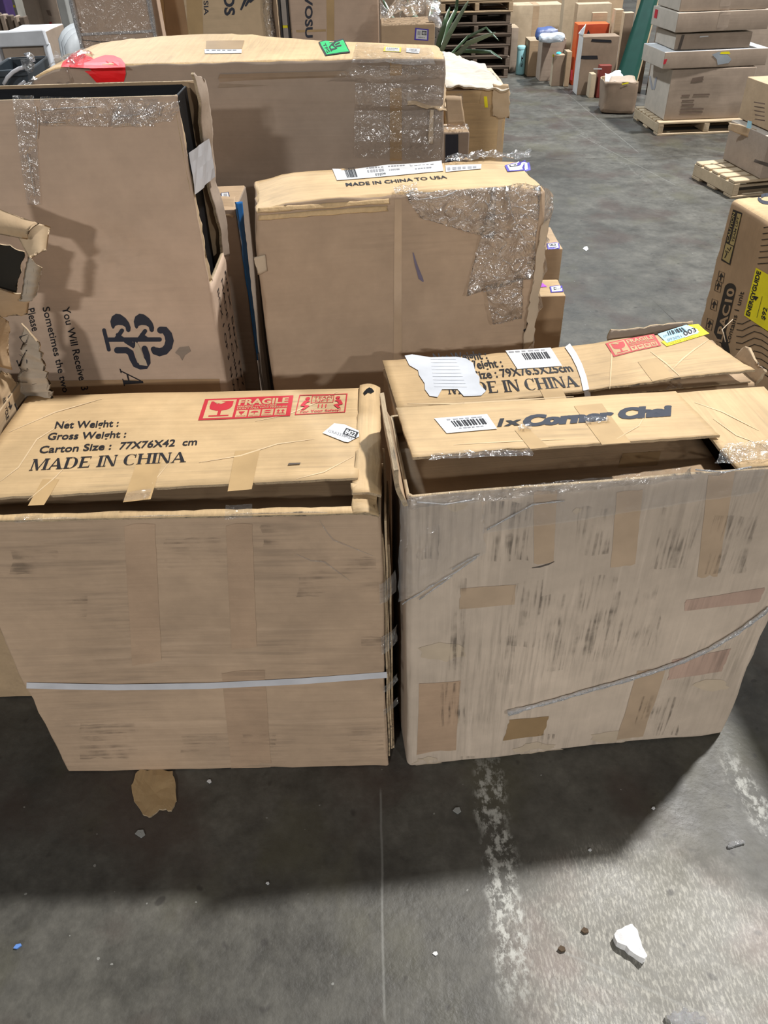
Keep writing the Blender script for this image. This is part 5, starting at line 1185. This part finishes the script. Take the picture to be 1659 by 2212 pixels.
rdb, rdbb = fbox('small dark red carton with pale stripe behind the crushed carton', (1287, 212), (1312, 213), (1280, 142), .07, (plain('dark_red_board', (.2, .04, .03), .6),), 136)
Decal(rdbb.front, .002).quad([(1282, 150), (1300, 150), (1300, 147), (1282, 147)], WHITE, (2, 1)).build('pale_stripe')
r3, r3b = fbox('narrow tan carton beside the tall white-ended carton', (1217, 188), (1228, 189), (1222, 112), .16, (KM, KL, KL), 137)
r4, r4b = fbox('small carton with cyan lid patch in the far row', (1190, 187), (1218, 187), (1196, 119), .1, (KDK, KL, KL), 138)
Decal(r4b.top, .003).blob([(1201, 117), (1203, 113), (1209, 112), (1213, 115), (1209, 118)], plain('cyan_patch', (.05, .6, .78), .4)).build('cyan_patch')
Decal(r4b.left, .003).quad([(1194, 122), (1198, 123), (1198, 118), (1195, 117)], YEL, (1, 1)).build('yellow_sticker')
ORG = plain('orange_lit', (.62, .11, .025), .55); ORD_ = plain('orange_shaded', (.42, .06, .02), .55)  # lit and shaded tones of one orange, put into the colours
r5, r5b = fbox('orange carton with black triangle mark standing behind the tall carton', (1234, 184), (1300, 184), (1236, 53), .18, (ORD_, ORG, ORG), 139)
t = Decal(r5b.front, .003); t.raw([r5b.front.uv(*p) for p in ((1266, 76), (1276, 76), (1271, 64))], [(0, 1, 2)], INK); t.build('triangle_mark')
r6, r6b = fbox('worn brown carton under the pale blue film bundle in the far row', (1164, 176), (1214, 178), (1172, 84), .22, (KX, KM, KX), 140)
r7, r7b = fbox('tan carton beside the pale blue canister in the far row', (1138, 166), (1160, 167), (1146, 88), .3, (KM, KL, KM), 141)
r8, r8b = fbox('slim upright carton behind the pale blue canister', (1099, 156), (1114, 156), (1106, 60), .3, (KX, KL, KX), 142)
cn = atz(1123, 160); CAN = Thing('canister', 'pale blue cylindrical canister standing at the end of the aisle', 'canister', (cn.x, cn.y, 0), 0)
LB = plain('pale_blue_plastic', (.35, .68, .74), .4)
def lathe(name, prof, mat, parent, n=20):
    vv = [(r_ * math.cos(2 * math.pi * i / n), r_ * math.sin(2 * math.pi * i / n), z_) for i in range(n) for r_, z_ in prof]; k_ = len(prof)
    return mesh_obj(name, vv, [(i * k_ + k, ((i + 1) % n) * k_ + k, ((i + 1) % n) * k_ + k + 1, i * k_ + k + 1) for i in range(n) for k in range(k_ - 1)], mat, parent, smooth=True)
lathe('can_body', [(0, 0), (.046, 0), (.048, .01), (.048, .235), (.0465, .24)], LB, CAN); lathe('can_lid', [(.05, .24), (.05, .262), (.042, .27), (0, .27)], LB, CAN)
csf = Surf(CAN, lambda u, v: V((.0495 * math.sin(-.2 + .9 * u), -.0495 * math.cos(-.2 + .9 * u), .06 + .14 * v)))
Decal(csf, .0005).text('S.T', (.5, .1), (.5, .9), (.1, .1), INK, .03, uvs=True).build('printed_text')
bk1, _ = fbox('wide tan carton at the very back behind the pale blue canister', (1094, 142), (1202, 142), (1100, 12), .3, (KL, KL, KL), 143, tape=KM)
bk2, _ = fbox('tall tan carton at the back behind the dark blue bundle', (1204, 150), (1232, 150), (1210, -30), .15, (KL, KL, KL), 144)
bk3, _ = fbox('tan carton at the back behind the orange carton', (1232, 160), (1302, 160), (1236, 9), .15, (KL, KL, KM), 145)
bk4, _ = fbox('small brown carton peeking over the orange carton', (1263, 172), (1294, 172), (1266, 28), .06, (KM, KL, KM), 146)
r10, _ = fbox('pale-edged carton right of the orange carton', (1308, 186), (1324, 186), (1308, 21), .12, (KM, KL, KP), 147)
r11, _ = fbox('creased tan carton left of the leaning green board', (1326, 192), (1346, 193), (1328, 28), .1, (KDK, KL, KP), 148)
r12, _ = fbox('tall narrow carton beside the leaning green board', (1352, 200), (1384, 202), (1356, -20), .1, (KDK, KL, KP), 149)
r13, _ = fbox('dark brown carton behind the aisle stack, right of the green board', (1400, 206), (1440, 206), (1400, 30), .1, (KDK, KDK, KDK), 150)
bk5, _ = fbox('dull brown carton standing behind the topmost aisle carton', (1440, 190), (1700, 190), (1500, -120), .3, (KX, KX, KX), 151)
bk6, _ = fbox('tan carton far back between pallet stack and tall tan carton', (1096, 120), (1330, 120), (1200, -90), .4, (KM, KM, KM), 152)
bk7, _ = fbox('shaded carton wall piece far back behind the pallet stack', (820, 118), (1080, 118), (900, -110), .4, (KDK, KDK, KDK), 153)
GB = Thing('leaning_board', 'dark green board with pale edge leaning across the far row', 'board', (0, 0, 0), 0)
cs = [aty(1326, 152, 8.2), aty(1372, 165, 8.0), aty(1432, -40, 8.35), aty(1398, -40, 8.45)]
oo = V((cs[0].x, cs[0].y, 0)); GB.o.location = oo; GB.M = Matrix.Translation(oo)
g0 = [c - oo for c in cs]; g0[0].z = .06; g0[1].z = .02
panel(GB, 'board_sheet', *g0, th=.02, n=(4, 8), amp=0, mat=plain('dark_green_paint', (.012, .06, .045), .4), back=plain('dark_green_paint', (1, 1, 1)), edge=KP)
bar('board_edge_strip', (g0[0].x - .012, g0[0].y, 0), (g0[0].x + .012, g0[0].y + .02, .08), KP, GB)
# bundles lying on the far row
def bundle(label, name, px, Y, sx, sy, sz, mat, seed, cat='bundle', filmed=True, z=None):
    c = aty(*px, Y); T = Thing(name, label, cat, (c.x - sx / 2, Y, c.z if z is None else z), 0)
    b = Box(T, sx, sy, sz, r=min(sx, sy, sz) * .46, amp=.02, freq=9, seed=seed, crumple=.008, step=.02); b.build(mat, name='bundle_body')
    if filmed: q = Decal(b.front, .006); q.quad([(.05, .1), (.95, .1), (.95, .9), (.05, .9)], FILMC, (12, 8), wr=.02, wf=24, uvs=True); q.build('film_wrap')
    return T
bundle('round dark blue bundle in film lying on top of the far row', 'wrapped_bundle', (1184, 74), 9.0, .22, .2, .12, plain('navy_cloth', (.06, .1, .26), .5), 161, z=r6b.H + .0)
bundle('pale blue film roll lying in front of the dark blue bundle', 'film_roll', (1195, 84), 8.86, .27, .12, .085, plain('pale_blue_film', (.55, .63, .72), .3, .5), 162, cat='film roll', z=r6b.H)
bundle('small pale bundle on the back carton at the top of the picture', 'wrapped_bundle', (1115, 10), 10.2, .1, .08, .06, plain('white_cloth', (.7, .7, .72), .6), 163, filmed=False, z=_.H * 0 + .735)

# ------------------------------------------------------------------ clutter behind the far left
FO = plain('white_foam', (.66, .68, .72), .7); GPL = plain('grey_white_plastic', (.55, .6, .64), .35, .5)
c1, c1b = stand('brown carton with white foam edging in the far left clutter', 2, 98, 100, 3.9, .3, aty(50, 72, 3.9).z, (KX, FO, KX), 171)
for (a, b) in (((-.02, -.03, c1b.H - .045), (c1b.W + .02, .0, c1b.H + .012)), ((-.03, -.03, 0), (.0, .02, c1b.H)), ((c1b.W, -.03, 0), (c1b.W + .02, .02, c1b.H - .04))): bar('foam_edge', a, b, FO, c1, .004, 3)
Decal(c1b.front, .002).quad([(37, 97), (55, 97), (55, 89), (37, 89)], plain('faded_print', (1, 1, 1)), (2, 2), rag=.2).build('printed_text')
for k in range(3):
    xl = aty(106 + k * 20, 60, 3.75).x; T = Thing('plastic_chair', ('nearest left', 'middle', 'right-hand')[k] + ' shell of the three nested grey-white plastic chairs', 'chair', (xl, 3.78 - .085 * k, 0), -.15, group='nested plastic chairs')
    zt = aty(130, 58, 3.75).z - .004 * k
    back = Surf(T, lambda u, v: V((.17 * u, .09 * math.sin(math.pi * u) + .12 * (v - .45) ** 2, .45 + (zt - .45) * v - .05 * (2 * u - 1) ** 4 * v)))
    q = Decal(back, 0); q.quad([(0, 0), (1, 0), (1, 1), (0, 1)], GPL, (14, 14), uvs=True); o = q.build('backrest', smooth=True); o.modifiers.new('t', 'SOLIDIFY').thickness = .006
    seat = Surf(T, lambda u, v: V((.17 * u, .02 - .26 * v, .44 - .02 * math.sin(math.pi * v))))
    q = Decal(seat, 0); q.quad([(0, 0), (1, 0), (1, 1), (0, 1)], GPL, (8, 8), uvs=True); o = q.build('seat', smooth=True); o.modifiers.new('t', 'SOLIDIFY').thickness = .006
    for (x, y) in ((.01, 0), (.16, 0), (.01, -.22), (.16, -.22)): tube('leg', [(x, y, .43), (x, y, 0)], .01, GPL, T)
ct = Thing('storage_crate', 'dark grey plastic crate with handle wire left of the heart carton', 'crate', (aty(2, 165, 3.1).x, 2.95, 0), .1)
CRM = plain('dark_slate_plastic', (.03, .04, .05), .35, .5)
cw = aty(92, 165, 3.1).x - aty(2, 165, 3.1).x
ctb = Box(ct, cw, .34, aty(40, 142, 3.1).z, r=.02, amp=.002, seed=172, open_top=True, step=.05); ctb.build(CRM, mats=(CRM,) * 3, name='crate_body'); 
for k_ in range(3, 6): ctb.obj.data.materials[k_] = CRM
for z in (.35, .7, 1.0): bar('rib', (-.006, -.012, z * ctb.H - .01), (cw + .006, .002, z * ctb.H + .01), CRM, ct)
tube('handle_wire', [ct.M.inverted() @ aty(x, y, 2.93) for x, y in ((8, 182), (16, 168), (28, 156), (42, 148), (56, 145))], .006, STRAP, ct)
tube('handle_wire', [ct.M.inverted() @ aty(x, y, 2.92) for x, y in ((34, 194), (42, 184), (54, 176))], .005, STRAP, ct)
tube('film_knot', [ct.M.inverted() @ aty(x, y, 2.93) for x, y in ((66, 156), (62, 146), (60, 134), (64, 124), (68, 117))], .022, FILMC, ct, 10, taper=[.4, .9, 1, .9, .4])
c4, c4b = stand('tall brown carton with faded panel far left at the back', 44, 132, 40, 5.5, .4, 1.45, (KX, KX, KX), 173, tape=KS)
Decal(c4b.front, .003).quad([(104, 32), (112, 35), (108, 22), (100, 22)], plain('faded_print', (1, 1, 1)), (2, 2)).build('printed_text')
Decal(c4b.front, .003).quad([(107, 53), (112, 53), (112, 48), (107, 48)], RED, (1, 1)).build('red_mark')
c5, c5b = stand('grey bundle with two yellow straps at the far left back', 14, 42, 40, 5.25, .12, 1.4, (plain('grey_wrap', (.3, .29, .26), .5),), 174, cat='bundle', name='strapped_bundle')
for q in ([(16, 16), (34, 16), (32, 11), (15, 11)], [(28, 48), (46, 46), (44, 42), (27, 44)]): Decal(c5b.front, .003).quad(q, YEL, (2, 1)).build('yellow_strap')
c6, c6b = stand('purple carton in the top left corner', -30, 13, 20, 5.0, .12, 1.4, (plain('purple_board', (.06, .035, .12), .5),), 175)
c7 = Thing('board_bundle', 'dark upright boards leaning below the purple carton', 'boards', (aty(-10, 50, 4.7).x, 4.7, 0), 0)
for k in range(5): bar('board', (k * .032, 0, 0), (k * .032 + .022, .06, aty(10, 30 + 2 * k, 4.7).z), (WOODD, KX)[k % 2], c7, .003, k)
post = bar('steel_post', (aty(131, 40, 4.9).x, 4.9, 0), (aty(150, 40, 4.9).x, 4.98, 3.2), plain('grey_steel', (.36, .37, .36), .5)); post['label'] = 'pale grey steel post at the far left between carton and film-wrapped carton'; post['category'] = 'post'
for k in range(3):
    T_, b_ = stand('%s brown carton in the dim row far behind the upper left cartons' % ('left', 'middle', 'right')[k], -60 + k * 330, 262 + k * 330, 20, 6.6, .5, 1.6, (KDK, KDK, KDK), 176 + k, tape=KX)
# unseen tall carton added outside the picture on the right to shade the floor
ox, ob = mini('unseen tall plain carton added beyond the right picture edge to shade the floor', (1.30, 1.30, 0), .05, .45, .55, 1.22, (KE, KT, KE), 181, tape=TAPE)

# ------------------------------------------------------------------ scraps on the floor
def scrap(name, label, cat, px, th, mat, z0=.0006, seed=1, edge=None, lift=None):
    P_ = [atz(x, y) for x, y in px]; c = sum(P_, V((0, 0, 0))) / len(P_)
    T = Thing(name, label, cat, (c.x, c.y, 0), 0); n = len(P_); rings = 4
    vv = [V((0, 0, z0 + th))]; rn = random.Random(seed)
    for r_ in range(1, rings + 1):
        for p in P_:
            q = (p - c) * r_ / rings; h_ = th + (lift(q) if lift else 0) + th * .5 * nz(q, 40, seed)
            vv.append(V((q.x, q.y, z0 + max(h_, th * .5))))
    k0 = len(vv)
    for p in P_: q = (p - c) * 1.0; vv.append(V((q.x, q.y, z0)))
    ff_ = []; ix = []
    for i in range(n):
        j = (i + 1) % n; ff_.append((0, 1 + j, 1 + i)); ix.append(0)
        for r_ in range(rings - 1): ff_.append((1 + r_ * n + i, 1 + r_ * n + j, 1 + (r_ + 1) * n + j, 1 + (r_ + 1) * n + i)); ix.append(0)
        ff_.append((1 + (rings - 1) * n + i, 1 + (rings - 1) * n + j, k0 + j, k0 + i)); ix.append(1)
    return T, vv, ff_, ix, mat, edge or mat
def rough(pts, n=5, j=2.5, seed=2):
    rn = random.Random(seed); out = []
    for p, q in zip(pts, pts[1:] + pts[:1]):
        for k in range(n): f = k / n; out.append((p[0] + (q[0] - p[0]) * f + rn.uniform(-j, j), p[1] + (q[1] - p[1]) * f + rn.uniform(-j, j)))
    return out
def put(sname, *a, **k):
    T, vv, ff_, ix, m1, m2 = scrap(*a, **k); o = mesh_obj(sname, vv, ff_, [m1, m2], T, ix); return T
put('torn_sheet', 'cardboard_scrap', 'torn brown cardboard scrap on the floor before the front left carton', 'cardboard', rough([(296, 1668), (340, 1664), (372, 1668), (380, 1690), (382, 1730), (370, 1752), (345, 1750), (326, 1766), (308, 1762), (290, 1732), (284, 1700)], 4, 2.2), .003, card('scrap_board', (.36, .25, .13), 'y', .3, .3, seed=35), seed=3, edge=EDGE, lift=lambda q: .006 * abs(nz(q, 18, 7)))
put('foam_piece', 'foam_shard', 'white triangular foam shard lying on the pale scoured floor', 'foam', rough([(1322, 2026), (1346, 2012), (1362, 2005), (1374, 2022), (1384, 2052), (1394, 2076), (1386, 2082), (1356, 2060), (1330, 2044)], 3, 1.5), .022, plain('foam_white', (.8, .8, .8), .7), seed=4)
put('film_piece', 'film_scrap', 'crumpled clear film scrap at the bottom picture edge', 'film', rough([(1436, 2204), (1450, 2192), (1476, 2186), (1506, 2196), (1526, 2214), (1500, 2232), (1450, 2232)], 5, 4), .014, film('film_scrap', gloss=.4, rough=.08, scale=120, strength=1.6, milky=.25), seed=5)
put('film_piece', 'film_scrap', 'small twist of clear film near the right flaked line', 'film', rough([(1570, 1832), (1574, 1822), (1588, 1818), (1604, 1818), (1608, 1823), (1592, 1827), (1580, 1832)], 4, 1.5), .006, MATS['film_scrap'], seed=6)
put('chip', 'plastic_chip', 'tiny blue plastic chip on the floor at lower left', 'chip', [(30, 2050), (36, 2042), (46, 2040), (48, 2044), (38, 2051)], .004, plain('blue_chip', (.12, .25, .6), .4), seed=7)
for k, (x, y, s_, lab) in enumerate(((452, 1689, 5, 'white paper bit before the front left carton'), (578, 1909, 4, 'pale paper bit in the middle of the shaded floor'), (1274, 1837, 4, 'pale paper bit near the edge of the shade'), (1411, 1747, 4, 'white paper bit in the shade right of centre'), (940, 2061, 6, 'pale splinter on the lit floor below centre'), (1265, 538, 6, 'white paper bit far up the aisle floor'), (303, 1802, 11, 'grey paper flake below the cardboard scrap'), (987, 1752, 9, 'grey paper flake in the shade beside the flaked line'))):
    put('bit', 'paper_bit', lab, 'paper bit', [(x - s_, y), (x - s_ * .4, y - s_ * .7), (x + s_ * .6, y - s_ * .8), (x + s_, y + .2 * s_), (x + .2 * s_, y + s_ * .8)], .002, plain('grey_paper_bit', (.3, .31, .3), .7) if s_ > 8 else WHITE, seed=10 + k)
for k, (x, y) in enumerate(((1262, 2012), (1212, 2052))):
    put('lump', 'dirt_lump', ('brown dirt lump left of the foam shard', 'small dark dirt lump below left of the foam shard')[k], 'dirt', [(x - 8, y), (x - 2, y - 7), (x + 7, y - 3), (x + 9, y + 4), (x, y + 6)], .006, plain('dirt_brown', (.1, .07, .045), .9), seed=30 + k)
